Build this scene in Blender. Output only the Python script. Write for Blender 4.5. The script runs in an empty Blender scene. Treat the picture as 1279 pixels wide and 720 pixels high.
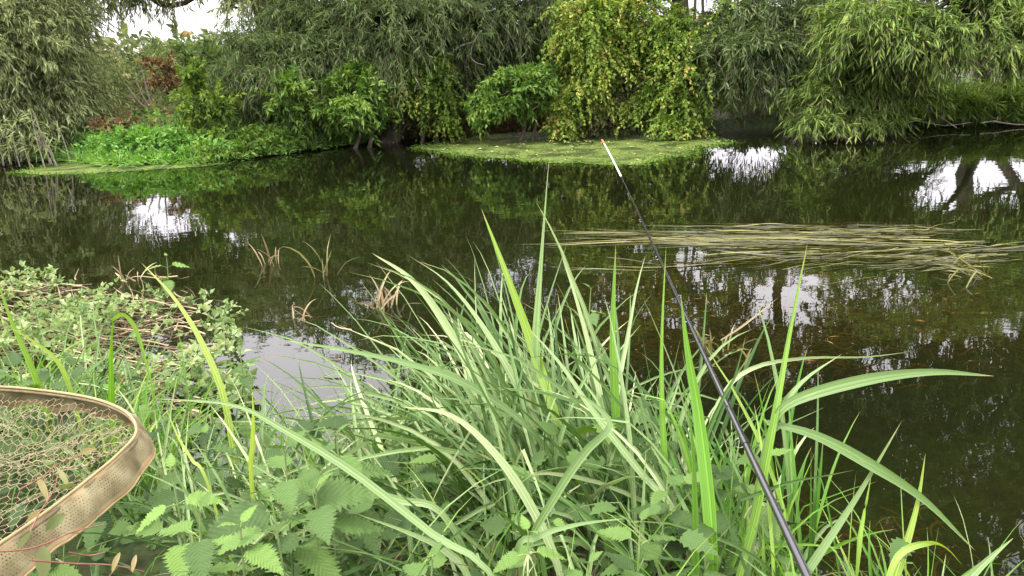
import bpy, math
import numpy as np

# ------------------------------------------------------------------ camera, sky, sun, exposure
SC = bpy.context.scene
F, CU, CV = 950.0, 639.5, 360.0
CAMZ = 1.5
PITCH = math.atan(285 / F)
ROLL = math.radians(2.0)
SUN_EL, SUN_AZ = math.radians(58), math.radians(250)      # azimuth measured from +Y, clockwise: behind the camera, a little left
EXPOSURE = 1.68

fw = np.array([0, math.cos(PITCH), -math.sin(PITCH)])
u0 = np.array([0, math.sin(PITCH), math.cos(PITCH)])
r0 = np.array([1.0, 0, 0])
cr = math.cos(ROLL) * r0 - math.sin(ROLL) * u0
cu = math.sin(ROLL) * r0 + math.cos(ROLL) * u0
CAM = np.array([0, 0, CAMZ])

def ray(u, v):
    return fw + (u - CU) / F * cr - (v - CV) / F * cu
def at(u, v, Y):
    d = ray(u, v)
    return CAM + d * (Y / d[1])
def onz(u, v, z=0.0):
    d = ray(u, v)
    return CAM + d * ((z - CAMZ) / d[2])
def project(P):
    q = np.asarray(P) - CAM
    d = q @ fw
    return CU + F * (q @ cr) / d, CV - F * (q @ cu) / d, d

cd = bpy.data.cameras.new('camera')
cam = bpy.data.objects.new('camera', cd)
SC.collection.objects.link(cam)
cd.sensor_width = 36
cd.lens = 36 * F / 1279
cd.clip_start = 0.02
cd.clip_end = 2000
from mathutils import Matrix, Vector
M = Matrix(((cr[0], cu[0], -fw[0], 0), (cr[1], cu[1], -fw[1], 0), (cr[2], cu[2], -fw[2], CAMZ), (0, 0, 0, 1)))
cam.matrix_world = M
SC.camera = cam

w = bpy.data.worlds.new('World')
SC.world = w
w.use_nodes = True
nt = w.node_tree
for n in list(nt.nodes): nt.nodes.remove(n)
out = nt.nodes.new('ShaderNodeOutputWorld')
bg = nt.nodes.new('ShaderNodeBackground')
sky = nt.nodes.new('ShaderNodeTexSky')
sky.sky_type = 'NISHITA'
sky.sun_disc = False
sky.sun_elevation = SUN_EL
sky.sun_rotation = SUN_AZ
sky.dust_density = 3.0
hs = nt.nodes.new('ShaderNodeHueSaturation')
hs.inputs['Saturation'].default_value = 0.10
hs.inputs['Value'].default_value = 1.0
# thin cloud deck: noise over the sky direction lifts and evens it
tcw = nt.nodes.new('ShaderNodeTexCoord')
nzw = nt.nodes.new('ShaderNodeTexNoise'); nzw.inputs['Scale'].default_value = 2.2; nzw.inputs['Detail'].default_value = 4
rw = nt.nodes.new('ShaderNodeValToRGB')
rw.color_ramp.elements[0].position = 0.3; rw.color_ramp.elements[0].color = (7.2, 6.9, 7.6, 1)
rw.color_ramp.elements[1].position = 0.7; rw.color_ramp.elements[1].color = (13.0, 12.4, 13.2, 1)
mxw = nt.nodes.new('ShaderNodeMix'); mxw.data_type = 'RGBA'
mxw.inputs['Factor'].default_value = 0.8
nt.links.new(tcw.outputs['Generated'], nzw.inputs['Vector'])
nt.links.new(nzw.outputs['Fac'], rw.inputs['Fac'])
nt.links.new(sky.outputs['Color'], hs.inputs['Color'])
nt.links.new(hs.outputs['Color'], mxw.inputs['A'])
nt.links.new(rw.outputs['Color'], mxw.inputs['B'])
spw = nt.nodes.new('ShaderNodeSeparateXYZ'); nt.links.new(tcw.outputs['Generated'], spw.inputs[0])
gw = nt.nodes.new('ShaderNodeMapRange'); gw.inputs['From Min'].default_value = 0.0; gw.inputs['From Max'].default_value = 1.0
gw.inputs['To Min'].default_value = 0.5; gw.inputs['To Max'].default_value = 1.55
nt.links.new(spw.outputs['Z'], gw.inputs['Value'])
vm = nt.nodes.new('ShaderNodeVectorMath'); vm.operation = 'SCALE'       # an overcast sky is brightest overhead
nt.links.new(mxw.outputs['Result'], vm.inputs[0]); nt.links.new(gw.outputs['Result'], vm.inputs['Scale'])
nt.links.new(vm.outputs[0], bg.inputs['Color'])
bg.inputs['Strength'].default_value = 0.13
nt.links.new(bg.outputs['Background'], out.inputs['Surface'])

sd = bpy.data.lights.new('sun', 'SUN')
sd.energy = 1.5
sd.angle = math.radians(14)
sd.color = (1.0, 0.95, 0.87)
sun = bpy.data.objects.new('sun', sd)
SC.collection.objects.link(sun)
sdir = Vector((math.sin(SUN_AZ) * math.cos(SUN_EL), math.cos(SUN_AZ) * math.cos(SUN_EL), math.sin(SUN_EL)))
sun.rotation_euler = sdir.to_track_quat('Z', 'Y').to_euler()
sun.location = (0, -5, 12)

SC.view_settings.view_transform = 'Standard'
SC.view_settings.look = 'None'
SC.view_settings.exposure = EXPOSURE
SC.view_settings.gamma = 1
SC.view_settings.use_curve_mapping = False
cy = SC.cycles
cy.use_denoising = True
cy.max_bounces = 6
cy.diffuse_bounces = 3
cy.glossy_bounces = 3
cy.transmission_bounces = 4
cy.transparent_max_bounces = 12
cy.sample_clamp_indirect = 6
cy.caustics_reflective = False
cy.caustics_refractive = False

# ------------------------------------------------------------------ materials
def new_mat(name):
    m = bpy.data.materials.new(name)
    m.use_nodes = True
    t = m.node_tree
    for n in list(t.nodes): t.nodes.remove(n)
    o = t.nodes.new('ShaderNodeOutputMaterial')
    return m, t, o

def ramp(t, stops):
    r = t.nodes.new('ShaderNodeValToRGB')
    e = r.color_ramp.elements
    while len(e) < len(stops): e.new(0.5)
    for i, (p, c) in enumerate(stops):
        e[i].position = p
        e[i].color = (*c, 1)
    return r

def leaf_mat(name, stops, rough=0.55, trans=0.28, spec=0.15, blade=False, veins=False, patch=0.0):
    """colour by the per-leaf 'tint' attribute; part of the light passes through"""
    m, t, o = new_mat(name)
    L = t.links.new
    at_ = t.nodes.new('ShaderNodeAttribute'); at_.attribute_name = 'tint'
    r = ramp(t, stops)
    fac = at_.outputs['Fac']
    tc = t.nodes.new('ShaderNodeTexCoord')
    if patch:
        nz = t.nodes.new('ShaderNodeTexNoise'); nz.inputs['Scale'].default_value = 1.3; nz.inputs['Detail'].default_value = 2
        geo = t.nodes.new('ShaderNodeNewGeometry')
        L(geo.outputs['Position'], nz.inputs['Vector'])
        ma = t.nodes.new('ShaderNodeMath'); ma.operation = 'MULTIPLY_ADD'
        L(nz.outputs['Fac'], ma.inputs[0]); ma.inputs[1].default_value = patch; ma.inputs[2].default_value = -patch / 2
        ad = t.nodes.new('ShaderNodeMath'); ad.operation = 'ADD'; ad.use_clamp = True
        L(fac, ad.inputs[0]); L(ma.outputs[0], ad.inputs[1])
        fac = ad.outputs[0]
    L(fac, r.inputs['Fac'])
    col = r.outputs['Color']
    nrm = None
    if blade:
        uv = t.nodes.new('ShaderNodeUVMap')
        sep = t.nodes.new('ShaderNodeSeparateXYZ'); L(uv.outputs['UV'], sep.inputs[0])
        # paler midrib and fine long veins
        mp = t.nodes.new('ShaderNodeMapping'); mp.inputs['Scale'].default_value = (14, .9, 1)
        L(uv.outputs['UV'], mp.inputs['Vector'])
        nz = t.nodes.new('ShaderNodeTexNoise'); nz.inputs['Scale'].default_value = 1.0; nz.inputs['Detail'].default_value = 3
        L(mp.outputs['Vector'], nz.inputs['Vector'])
        mx = t.nodes.new('ShaderNodeMix'); mx.data_type = 'RGBA'; mx.blend_type = 'MULTIPLY'
        mx.inputs['Factor'].default_value = 0.7
        rr = ramp(t, [(0.35, (0.60, 0.64, 0.55)), (0.65, (1.30, 1.26, 1.32))])
        L(nz.outputs['Fac'], rr.inputs['Fac'])
        L(col, mx.inputs['A']); L(rr.outputs['Color'], mx.inputs['B'])
        col = mx.outputs['Result']
        # blotches and dry tips along the blade
        mp3 = t.nodes.new('ShaderNodeMapping'); mp3.inputs['Scale'].default_value = (1.5, 5, 1)
        L(uv.outputs['UV'], mp3.inputs['Vector'])
        n3 = t.nodes.new('ShaderNodeTexNoise'); n3.inputs['Scale'].default_value = 2.3; n3.inputs['Detail'].default_value = 5
        L(mp3.outputs['Vector'], n3.inputs['Vector'])
        r3 = ramp(t, [(0.66, (0, 0, 0)), (0.74, (1, 1, 1))])
        L(n3.outputs['Fac'], r3.inputs['Fac'])
        m3 = t.nodes.new('ShaderNodeMix'); m3.data_type = 'RGBA'
        k3 = t.nodes.new('ShaderNodeMath'); k3.operation = 'MULTIPLY'; k3.inputs[1].default_value = 0.45
        L(r3.outputs['Color'], k3.inputs[0]); L(k3.outputs[0], m3.inputs['Factor'])
        L(col, m3.inputs['A']); m3.inputs['B'].default_value = (0.32, 0.30, 0.12, 1)
        col = m3.outputs['Result']
        # withered tips and a pale midrib
        fy = t.nodes.new('ShaderNodeMath'); fy.operation = 'FRACT'; L(sep.outputs['Y'], fy.inputs[0])
        ty = t.nodes.new('ShaderNodeMath'); ty.operation = 'MULTIPLY_ADD'; L(n3.outputs['Fac'], ty.inputs[0]); ty.inputs[1].default_value = .34; L(fy.outputs[0], ty.inputs[2])
        rt_ = ramp(t, [(1.0 / 1.2, (0, 0, 0)), (1.12 / 1.2, (1, 1, 1))])
        dv_ = t.nodes.new('ShaderNodeMath'); dv_.operation = 'DIVIDE'; L(ty.outputs[0], dv_.inputs[0]); dv_.inputs[1].default_value = 1.3
        L(dv_.outputs[0], rt_.inputs['Fac'])
        m4 = t.nodes.new('ShaderNodeMix'); m4.data_type = 'RGBA'
        L(rt_.outputs['Color'], m4.inputs['Factor']); L(col, m4.inputs['A']); m4.inputs['B'].default_value = (.34, .26, .12, 1)
        fx = t.nodes.new('ShaderNodeMath'); fx.operation = 'FRACT'; L(sep.outputs['X'], fx.inputs[0])
        dx_ = t.nodes.new('ShaderNodeMath'); dx_.operation = 'SUBTRACT'; L(fx.outputs[0], dx_.inputs[0]); dx_.inputs[1].default_value = .5
        ax_ = t.nodes.new('ShaderNodeMath'); ax_.operation = 'ABSOLUTE'; L(dx_.outputs[0], ax_.inputs[0])
        rm = ramp(t, [(0.0, (1.35, 1.3, 1.35)), (.07, (1.3, 1.26, 1.3)), (.10, (.86, .88, .84)), (.3, (1, 1, 1))]); L(ax_.outputs[0], rm.inputs['Fac'])
        m5 = t.nodes.new('ShaderNodeMix'); m5.data_type = 'RGBA'; m5.blend_type = 'MULTIPLY'; m5.inputs['Factor'].default_value = .8
        L(m4.outputs['Result'], m5.inputs['A']); L(rm.outputs['Color'], m5.inputs['B'])
        col = m5.outputs['Result']
        bp = t.nodes.new('ShaderNodeBump'); bp.inputs['Strength'].default_value = 0.35; bp.inputs['Distance'].default_value = 0.002
        L(nz.outputs['Fac'], bp.inputs['Height'])
        nrm = bp.outputs['Normal']
    if veins:
        uv = t.nodes.new('ShaderNodeUVMap')
        sep = t.nodes.new('ShaderNodeSeparateXYZ'); L(uv.outputs['UV'], sep.inputs[0])
        a = t.nodes.new('ShaderNodeMath'); a.operation = 'SUBTRACT'; L(sep.outputs['X'], a.inputs[0]); a.inputs[1].default_value = 0.5
        b = t.nodes.new('ShaderNodeMath'); b.operation = 'ABSOLUTE'; L(a.outputs[0], b.inputs[0])
        c = t.nodes.new('ShaderNodeMath'); c.operation = 'MULTIPLY_ADD'; L(b.outputs[0], c.inputs[0]); c.inputs[1].default_value = -0.9
        L(sep.outputs['Y'], c.inputs[2])
        d = t.nodes.new('ShaderNodeMath'); d.operation = 'MULTIPLY'; L(c.outputs[0], d.inputs[0]); d.inputs[1].default_value = 70
        s = t.nodes.new('ShaderNodeMath'); s.operation = 'SINE'; L(d.outputs[0], s.inputs[0])
        nz = t.nodes.new('ShaderNodeTexNoise'); nz.inputs['Scale'].default_value = 9
        L(uv.outputs['UV'], nz.inputs['Vector'])
        ad = t.nodes.new('ShaderNodeMath'); ad.operation = 'ADD'; L(s.outputs[0], ad.inputs[0]); L(nz.outputs['Fac'], ad.inputs[1])
        bp = t.nodes.new('ShaderNodeBump'); bp.inputs['Strength'].default_value = 0.35; bp.inputs['Distance'].default_value = 0.0012
        L(ad.outputs[0], bp.inputs['Height'])
        nrm = bp.outputs['Normal']
        rv = ramp(t, [(0.0, (0.90, 0.91, 0.88)), (0.35, (1.05, 1.05, 1.05)), (1.0, (1.1, 1.1, 1.1))])
        mr = t.nodes.new('ShaderNodeMath'); mr.operation = 'MULTIPLY_ADD'; L(s.outputs[0], mr.inputs[0]); mr.inputs[1].default_value = 0.5; mr.inputs[2].default_value = 0.5
        L(mr.outputs[0], rv.inputs['Fac'])
        mx = t.nodes.new('ShaderNodeMix'); mx.data_type = 'RGBA'; mx.blend_type = 'MULTIPLY'; mx.inputs['Factor'].default_value = 0.8
        L(col, mx.inputs['A']); L(rv.outputs['Color'], mx.inputs['B'])
        col = mx.outputs['Result']
    p = t.nodes.new('ShaderNodeBsdfPrincipled')
    p.inputs['Roughness'].default_value = rough
    p.inputs['Specular IOR Level'].default_value = spec
    L(col, p.inputs['Base Color'])
    tr = t.nodes.new('ShaderNodeBsdfTranslucent')
    hs_ = t.nodes.new('ShaderNodeHueSaturation'); hs_.inputs['Saturation'].default_value = 1.25; hs_.inputs['Value'].default_value = 1.5; hs_.inputs['Hue'].default_value = 0.49
    L(col, hs_.inputs['Color']); L(hs_.outputs['Color'], tr.inputs['Color'])
    if nrm:
        L(nrm, p.inputs['Normal']); L(nrm, tr.inputs['Normal'])
    mix = t.nodes.new('ShaderNodeMixShader'); mix.inputs[0].default_value = trans
    L(p.outputs[0], mix.inputs[1]); L(tr.outputs[0], mix.inputs[2])
    L(mix.outputs[0], o.inputs['Surface'])
    return m

def rough_mat(name, stops, scale=8, rough=0.9, bump=0.4, dist=0.02, detail=8, spec=0.2, stretch=(1, 1, 1)):
    m, t, o = new_mat(name)
    L = t.links.new
    geo = t.nodes.new('ShaderNodeNewGeometry')
    mp = t.nodes.new('ShaderNodeMapping'); mp.inputs['Scale'].default_value = stretch
    L(geo.outputs['Position'], mp.inputs['Vector'])
    nz = t.nodes.new('ShaderNodeTexNoise'); nz.inputs['Scale'].default_value = scale; nz.inputs['Detail'].default_value = detail; nz.inputs['Roughness'].default_value = 0.65
    L(mp.outputs['Vector'], nz.inputs['Vector'])
    r = ramp(t, stops); L(nz.outputs['Fac'], r.inputs['Fac'])
    p = t.nodes.new('ShaderNodeBsdfPrincipled')
    p.inputs['Roughness'].default_value = rough
    p.inputs['Specular IOR Level'].default_value = spec
    L(r.outputs['Color'], p.inputs['Base Color'])
    bp = t.nodes.new('ShaderNodeBump'); bp.inputs['Strength'].default_value = bump; bp.inputs['Distance'].default_value = dist
    L(nz.outputs['Fac'], bp.inputs['Height']); L(bp.outputs['Normal'], p.inputs['Normal'])
    L(p.outputs[0], o.inputs['Surface'])
    return m

MAT = {}
MAT['willow_grey'] = leaf_mat('willow_grey', [(0, (.08, .11, .035)), (.5, (.19, .235, .09)), (1, (.34, .38, .17))], patch=.3)
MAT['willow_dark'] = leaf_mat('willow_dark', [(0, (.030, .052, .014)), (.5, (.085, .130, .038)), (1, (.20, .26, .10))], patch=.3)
MAT['willow_light'] = leaf_mat('willow_light', [(0, (.05, .09, .018)), (.5, (.13, .20, .045)), (.9, (.25, .34, .08)), (1, (.34, .34, .12))], patch=.3)
MAT['vine'] = leaf_mat('vine', [(0, (.045, .085, .014)), (.45, (.12, .195, .03)), (.75, (.22, .29, .05)), (.95, (.35, .36, .09)), (1, (.36, .29, .09))], patch=.5)
MAT['bush'] = leaf_mat('bush', [(0, (.04, .08, .015)), (.5, (.09, .17, .03)), (1, (.19, .28, .06))], patch=.4)
MAT['bush_dull'] = leaf_mat('bush_dull', [(0, (.05, .07, .025)), (.5, (.11, .14, .05)), (.85, (.20, .22, .09)), (1, (.34, .25, .12))], patch=.4)
MAT['scrub'] = leaf_mat('scrub', [(0, (.08, .05, .025)), (.5, (.16, .11, .05)), (1, (.28, .21, .10))], trans=.2)
MAT['herb'] = leaf_mat('herb', [(0, (.05, .13, .02)), (.5, (.11, .24, .05)), (1, (.22, .38, .09))], patch=.4)
MAT['blade'] = leaf_mat('blade', [(0, (.030, .075, .014)), (.35, (.085, .155, .042)), (.7, (.20, .29, .115)), (1, (.38, .45, .23))], rough=.48, trans=.24, spec=.22, blade=True)
MAT['blade_bright'] = leaf_mat('blade_bright', [(0, (.06, .17, .018)), (.5, (.14, .28, .045)), (1, (.32, .42, .10))], rough=.48, trans=.34, spec=.22, blade=True)
MAT['dry'] = leaf_mat('dry', [(0, (.05, .035, .018)), (.5, (.20, .145, .075)), (1, (.44, .37, .22))], trans=.15)
MAT['nettle'] = leaf_mat('nettle', [(0, (.022, .042, .012)), (.5, (.060, .108, .030)), (.85, (.115, .195, .045)), (1, (.18, .29, .06))], rough=.6, trans=.2, spec=.14, veins=True)
MAT['cress'] = leaf_mat('cress', [(0, (.09, .15, .05)), (.5, (.19, .27, .10)), (1, (.34, .40, .19))], trans=.3)
MAT['weed'] = leaf_mat('weed', [(0, (.022, .025, .006)), (.5, (.08, .08, .017)), (1, (.19, .18, .045))], rough=.35, trans=.15, spec=.5)
MAT['brown_weed'] = leaf_mat('brown_weed', [(0, (.14, .055, .015)), (.6, (.22, .12, .035)), (1, (.26, .25, .06))], trans=.1)
MAT['stem'] = rough_mat('stem', [(.3, (.10, .16, .05)), (.7, (.20, .26, .09))], scale=30, bump=.2, dist=.002)
MAT['red_stem'] = rough_mat('red_stem', [(.3, (.13, .05, .035)), (.7, (.25, .11, .08))], scale=40, bump=.2, dist=.002)
MAT['bark'] = rough_mat('bark', [(.3, (.035, .028, .02)), (.7, (.12, .10, .075))], scale=14, bump=.8, dist=.03, stretch=(1, 1, .3))
MAT['bark_pale'] = rough_mat('bark_pale', [(.3, (.12, .10, .08)), (.7, (.30, .27, .22))], scale=20, bump=.6, dist=.01)
MAT['mud'] = rough_mat('mud', [(.25, (.018, .014, .008)), (.55, (.05, .038, .02)), (.8, (.10, .08, .04))], scale=9, bump=.8, dist=.04)
MAT['roots'] = rough_mat('roots', [(.3, (.05, .03, .015)), (.7, (.17, .11, .06))], scale=20, bump=.6, dist=.01)

# ground: dark soil and litter with mossy green
def ground_mat():
    m, t, o = new_mat('ground_soil')
    L = t.links.new
    geo = t.nodes.new('ShaderNodeNewGeometry')
    n1 = t.nodes.new('ShaderNodeTexNoise'); n1.inputs['Scale'].default_value = 12; n1.inputs['Detail'].default_value = 9
    n2 = t.nodes.new('ShaderNodeTexNoise'); n2.inputs['Scale'].default_value = 1.2; n2.inputs['Detail'].default_value = 4
    L(geo.outputs['Position'], n1.inputs['Vector']); L(geo.outputs['Position'], n2.inputs['Vector'])
    a = ramp(t, [(.3, (.018, .014, .008)), (.55, (.05, .04, .022)), (.75, (.10, .085, .05))]); L(n1.outputs['Fac'], a.inputs['Fac'])
    b = ramp(t, [(.3, (.018, .03, .008)), (.7, (.05, .08, .02))]); L(n1.outputs['Fac'], b.inputs['Fac'])
    r = ramp(t, [(.42, (0, 0, 0)), (.58, (1, 1, 1))]); L(n2.outputs['Fac'], r.inputs['Fac'])
    mx = t.nodes.new('ShaderNodeMix'); mx.data_type = 'RGBA'
    L(r.outputs['Color'], mx.inputs['Factor']); L(a.outputs['Color'], mx.inputs['A']); L(b.outputs['Color'], mx.inputs['B'])
    p = t.nodes.new('ShaderNodeBsdfPrincipled'); p.inputs['Roughness'].default_value = .9; p.inputs['Specular IOR Level'].default_value = .15
    L(mx.outputs['Result'], p.inputs['Base Color'])
    bp = t.nodes.new('ShaderNodeBump'); bp.inputs['Strength'].default_value = .8; bp.inputs['Distance'].default_value = .03
    L(n1.outputs['Fac'], bp.inputs['Height']); L(bp.outputs['Normal'], p.inputs['Normal'])
    L(p.outputs[0], o.inputs['Surface'])
    return m
MAT['ground'] = ground_mat()

def water_mat():
    m, t, o = new_mat('river_water')
    L = t.links.new
    geo = t.nodes.new('ShaderNodeNewGeometry')
    mp = t.nodes.new('ShaderNodeMapping'); mp.inputs['Scale'].default_value = (1.0, 1.5, 1)
    L(geo.outputs['Position'], mp.inputs['Vector'])
    n1 = t.nodes.new('ShaderNodeTexNoise'); n1.inputs['Scale'].default_value = 3.0; n1.inputs['Detail'].default_value = 2.5; n1.inputs['Roughness'].default_value = .45
    n2 = t.nodes.new('ShaderNodeTexNoise'); n2.inputs['Scale'].default_value = 18; n2.inputs['Detail'].default_value = 2
    n3 = t.nodes.new('ShaderNodeTexNoise'); n3.inputs['Scale'].default_value = .5; n3.inputs['Detail'].default_value = 1
    for n in (n1, n2, n3): L(mp.outputs['Vector'], n.inputs['Vector'])
    # slightly livelier water in drifting patches
    r3 = ramp(t, [(.45, (.25, .25, .25)), (.65, (1, 1, 1))]); L(n3.outputs['Fac'], r3.inputs['Fac'])
    k = t.nodes.new('ShaderNodeMath'); k.operation = 'MULTIPLY'; L(n2.outputs['Fac'], k.inputs[0]); L(r3.outputs['Color'], k.inputs[1])
    k2 = t.nodes.new('ShaderNodeMath'); k2.operation = 'MULTIPLY_ADD'; L(k.outputs[0], k2.inputs[0]); k2.inputs[1].default_value = .07; L(n1.outputs['Fac'], k2.inputs[2])
    bp = t.nodes.new('ShaderNodeBump'); bp.inputs['Strength'].default_value = 1.0; bp.inputs['Distance'].default_value = .0011
    L(k2.outputs[0], bp.inputs['Height'])
    fr = t.nodes.new('ShaderNodeFresnel'); fr.inputs['IOR'].default_value = 1.40; L(bp.outputs['Normal'], fr.inputs['Normal'])
    gl = t.nodes.new('ShaderNodeBsdfGlossy'); gl.inputs['Roughness'].default_value = 0.012; gl.inputs['Color'].default_value = (1, 1, 1, 1)
    L(bp.outputs['Normal'], gl.inputs['Normal'])
    tr = t.nodes.new('ShaderNodeBsdfTransparent'); tr.inputs['Color'].default_value = (.42, .44, .20, 1)
    df = t.nodes.new('ShaderNodeBsdfDiffuse'); df.inputs['Color'].default_value = (.012, .015, .005, 1)
    m1 = t.nodes.new('ShaderNodeMixShader'); m1.inputs[0].default_value = .32
    L(tr.outputs[0], m1.inputs[1]); L(df.outputs[0], m1.inputs[2])
    m2 = t.nodes.new('ShaderNodeMixShader'); L(fr.outputs[0], m2.inputs[0]); L(m1.outputs[0], m2.inputs[1]); L(gl.outputs[0], m2.inputs[2])
    L(m2.outputs[0], o.inputs['Surface'])
    return m
MAT['water'] = water_mat()

def duckweed_mat():
    m, t, o = new_mat('duckweed_cover')
    L = t.links.new
    geo = t.nodes.new('ShaderNodeNewGeometry')
    vo = t.nodes.new('ShaderNodeTexVoronoi'); vo.inputs['Scale'].default_value = 70
    n2 = t.nodes.new('ShaderNodeTexNoise'); n2.inputs['Scale'].default_value = 2.0; n2.inputs['Detail'].default_value = 6
    L(geo.outputs['Position'], vo.inputs['Vector']); L(geo.outputs['Position'], n2.inputs['Vector'])
    a = ramp(t, [(0, (.025, .045, .008)), (.4, (.075, .11, .022)), (1, (.16, .20, .05))]); L(vo.outputs['Color'], a.inputs['Fac'])
    b = ramp(t, [(.38, (.30, .30, .25)), (.56, (1.05, 1.05, 1.0))]); L(n2.outputs['Fac'], b.inputs['Fac'])
    mx = t.nodes.new('ShaderNodeMix'); mx.data_type = 'RGBA'; mx.blend_type = 'MULTIPLY'; mx.inputs['Factor'].default_value = 1
    L(a.outputs['Color'], mx.inputs['A']); L(b.outputs['Color'], mx.inputs['B'])
    p = t.nodes.new('ShaderNodeBsdfPrincipled'); p.inputs['Roughness'].default_value = .6; p.inputs['Specular IOR Level'].default_value = .2
    L(mx.outputs['Result'], p.inputs['Base Color'])
    bp = t.nodes.new('ShaderNodeBump'); bp.inputs['Strength'].default_value = .6; bp.inputs['Distance'].default_value = .01
    L(vo.outputs['Distance'], bp.inputs['Height']); L(bp.outputs['Normal'], p.inputs['Normal'])
    L(p.outputs[0], o.inputs['Surface'])
    return m
MAT['duckweed'] = duckweed_mat()

def plain(name, col, rough=.4, spec=.5, metal=0, coat=0):
    m, t, o = new_mat(name)
    p = t.nodes.new('ShaderNodeBsdfPrincipled')
    nz = t.nodes.new('ShaderNodeTexNoise'); nz.inputs['Scale'].default_value = 60
    tc = t.nodes.new('ShaderNodeTexCoord'); t.links.new(tc.outputs['Object'], nz.inputs['Vector'])
    r = ramp(t, [(.3, tuple(c * .75 for c in col)), (.7, tuple(min(1, c * 1.15) for c in col))])
    t.links.new(nz.outputs['Fac'], r.inputs['Fac']); t.links.new(r.outputs['Color'], p.inputs['Base Color'])
    p.inputs['Roughness'].default_value = rough; p.inputs['Specular IOR Level'].default_value = spec
    p.inputs['Metallic'].default_value = metal; p.inputs['Coat Weight'].default_value = coat
    t.links.new(p.outputs[0], o.inputs['Surface'])
    return m
MAT['rod_black'] = plain('rod_black', (.012, .012, .013), .22, .6, 0, .6)
MAT['rod_white'] = plain('rod_white', (.75, .74, .70), .35)
MAT['rod_red'] = plain('rod_red', (.62, .13, .03), .4)
MAT['steel'] = plain('steel', (.35, .35, .36), .3, .5, 1)
MAT['net_cord'] = plain('net_cord', (.17, .14, .07), .6, .3)
MAT['cork'] = plain('cork', (.03, .03, .03), .8)

def band_mat():
    """tan perforated mesh tape; pinholes follow the UVs (u along the tape in m, v across in m)"""
    m, t, o = new_mat('net_tape')
    L = t.links.new
    uv = t.nodes.new('ShaderNodeUVMap')
    sep = t.nodes.new('ShaderNodeSeparateXYZ'); L(uv.outputs['UV'], sep.inputs[0])
    def mth(op, a, b=None, c=None):
        n = t.nodes.new('ShaderNodeMath'); n.operation = op
        for i, x in enumerate((a, b, c)):
            if x is None: continue
            if isinstance(x, (int, float)): n.inputs[i].default_value = x
            else: L(x, n.inputs[i])
        return n.outputs[0]
    pitch = 0.0056
    row = mth('DIVIDE', sep.outputs['Y'], pitch)
    rowi = mth('FLOOR', row)
    off = mth('MULTIPLY', mth('MODULO', rowi, 2.0), .5)
    colx = mth('ADD', mth('DIVIDE', sep.outputs['X'], pitch * 1.25), off)
    fx = mth('SUBTRACT', mth('FRACT', colx), .5)
    fy = mth('SUBTRACT', mth('FRACT', row), .5)
    d = mth('SQRT', mth('ADD', mth('MULTIPLY', fx, fx), mth('MULTIPLY', mth('MULTIPLY', fy, fy), 1.2)))
    # no holes in the hems
    hem = mth('MULTIPLY', mth('GREATER_THAN', sep.outputs['Y'], .009), mth('LESS_THAN', sep.outputs['Y'], .058))
    hn = t.nodes.new('ShaderNodeTexNoise'); hn.inputs['Scale'].default_value = 55; L(uv.outputs['UV'], hn.inputs['Vector'])
    hole = mth('MULTIPLY', mth('LESS_THAN', d, mth('MULTIPLY', hn.outputs['Fac'], .42)), hem)
    geo = t.nodes.new('ShaderNodeNewGeometry')
    nz = t.nodes.new('ShaderNodeTexNoise'); nz.inputs['Scale'].default_value = 16; nz.inputs['Detail'].default_value = 7
    L(geo.outputs['Position'], nz.inputs['Vector'])
    r = ramp(t, [(.3, (.12, .095, .045)), (.5, (.21, .175, .09)), (.75, (.34, .295, .17))]); L(nz.outputs['Fac'], r.inputs['Fac'])
    hm = t.nodes.new('ShaderNodeMix'); hm.data_type = 'RGBA'
    L(mth('MULTIPLY', mth('SUBTRACT', 1.0, hem), .55), hm.inputs['Factor']); L(r.outputs['Color'], hm.inputs['A']); hm.inputs['B'].default_value = (.36, .25, .12, 1)
    p = t.nodes.new('ShaderNodeBsdfPrincipled'); p.inputs['Roughness'].default_value = .75; p.inputs['Specular IOR Level'].default_value = .2
    L(hm.outputs['Result'], p.inputs['Base Color'])
    wv = t.nodes.new('ShaderNodeTexNoise'); wv.inputs['Scale'].default_value = 400
    L(geo.outputs['Position'], wv.inputs['Vector'])
    bp = t.nodes.new('ShaderNodeBump'); bp.inputs['Strength'].default_value = .3; bp.inputs['Distance'].default_value = .001
    L(wv.outputs['Fac'], bp.inputs['Height']); L(bp.outputs['Normal'], p.inputs['Normal'])
    tr = t.nodes.new('ShaderNodeBsdfTransparent')
    mx = t.nodes.new('ShaderNodeMixShader'); L(mth('MULTIPLY', hole, .85), mx.inputs[0]); L(p.outputs[0], mx.inputs[1]); L(tr.outputs[0], mx.inputs[2])
    L(mx.outputs[0], o.inputs['Surface'])
    return m
MAT['tape'] = band_mat()

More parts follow.
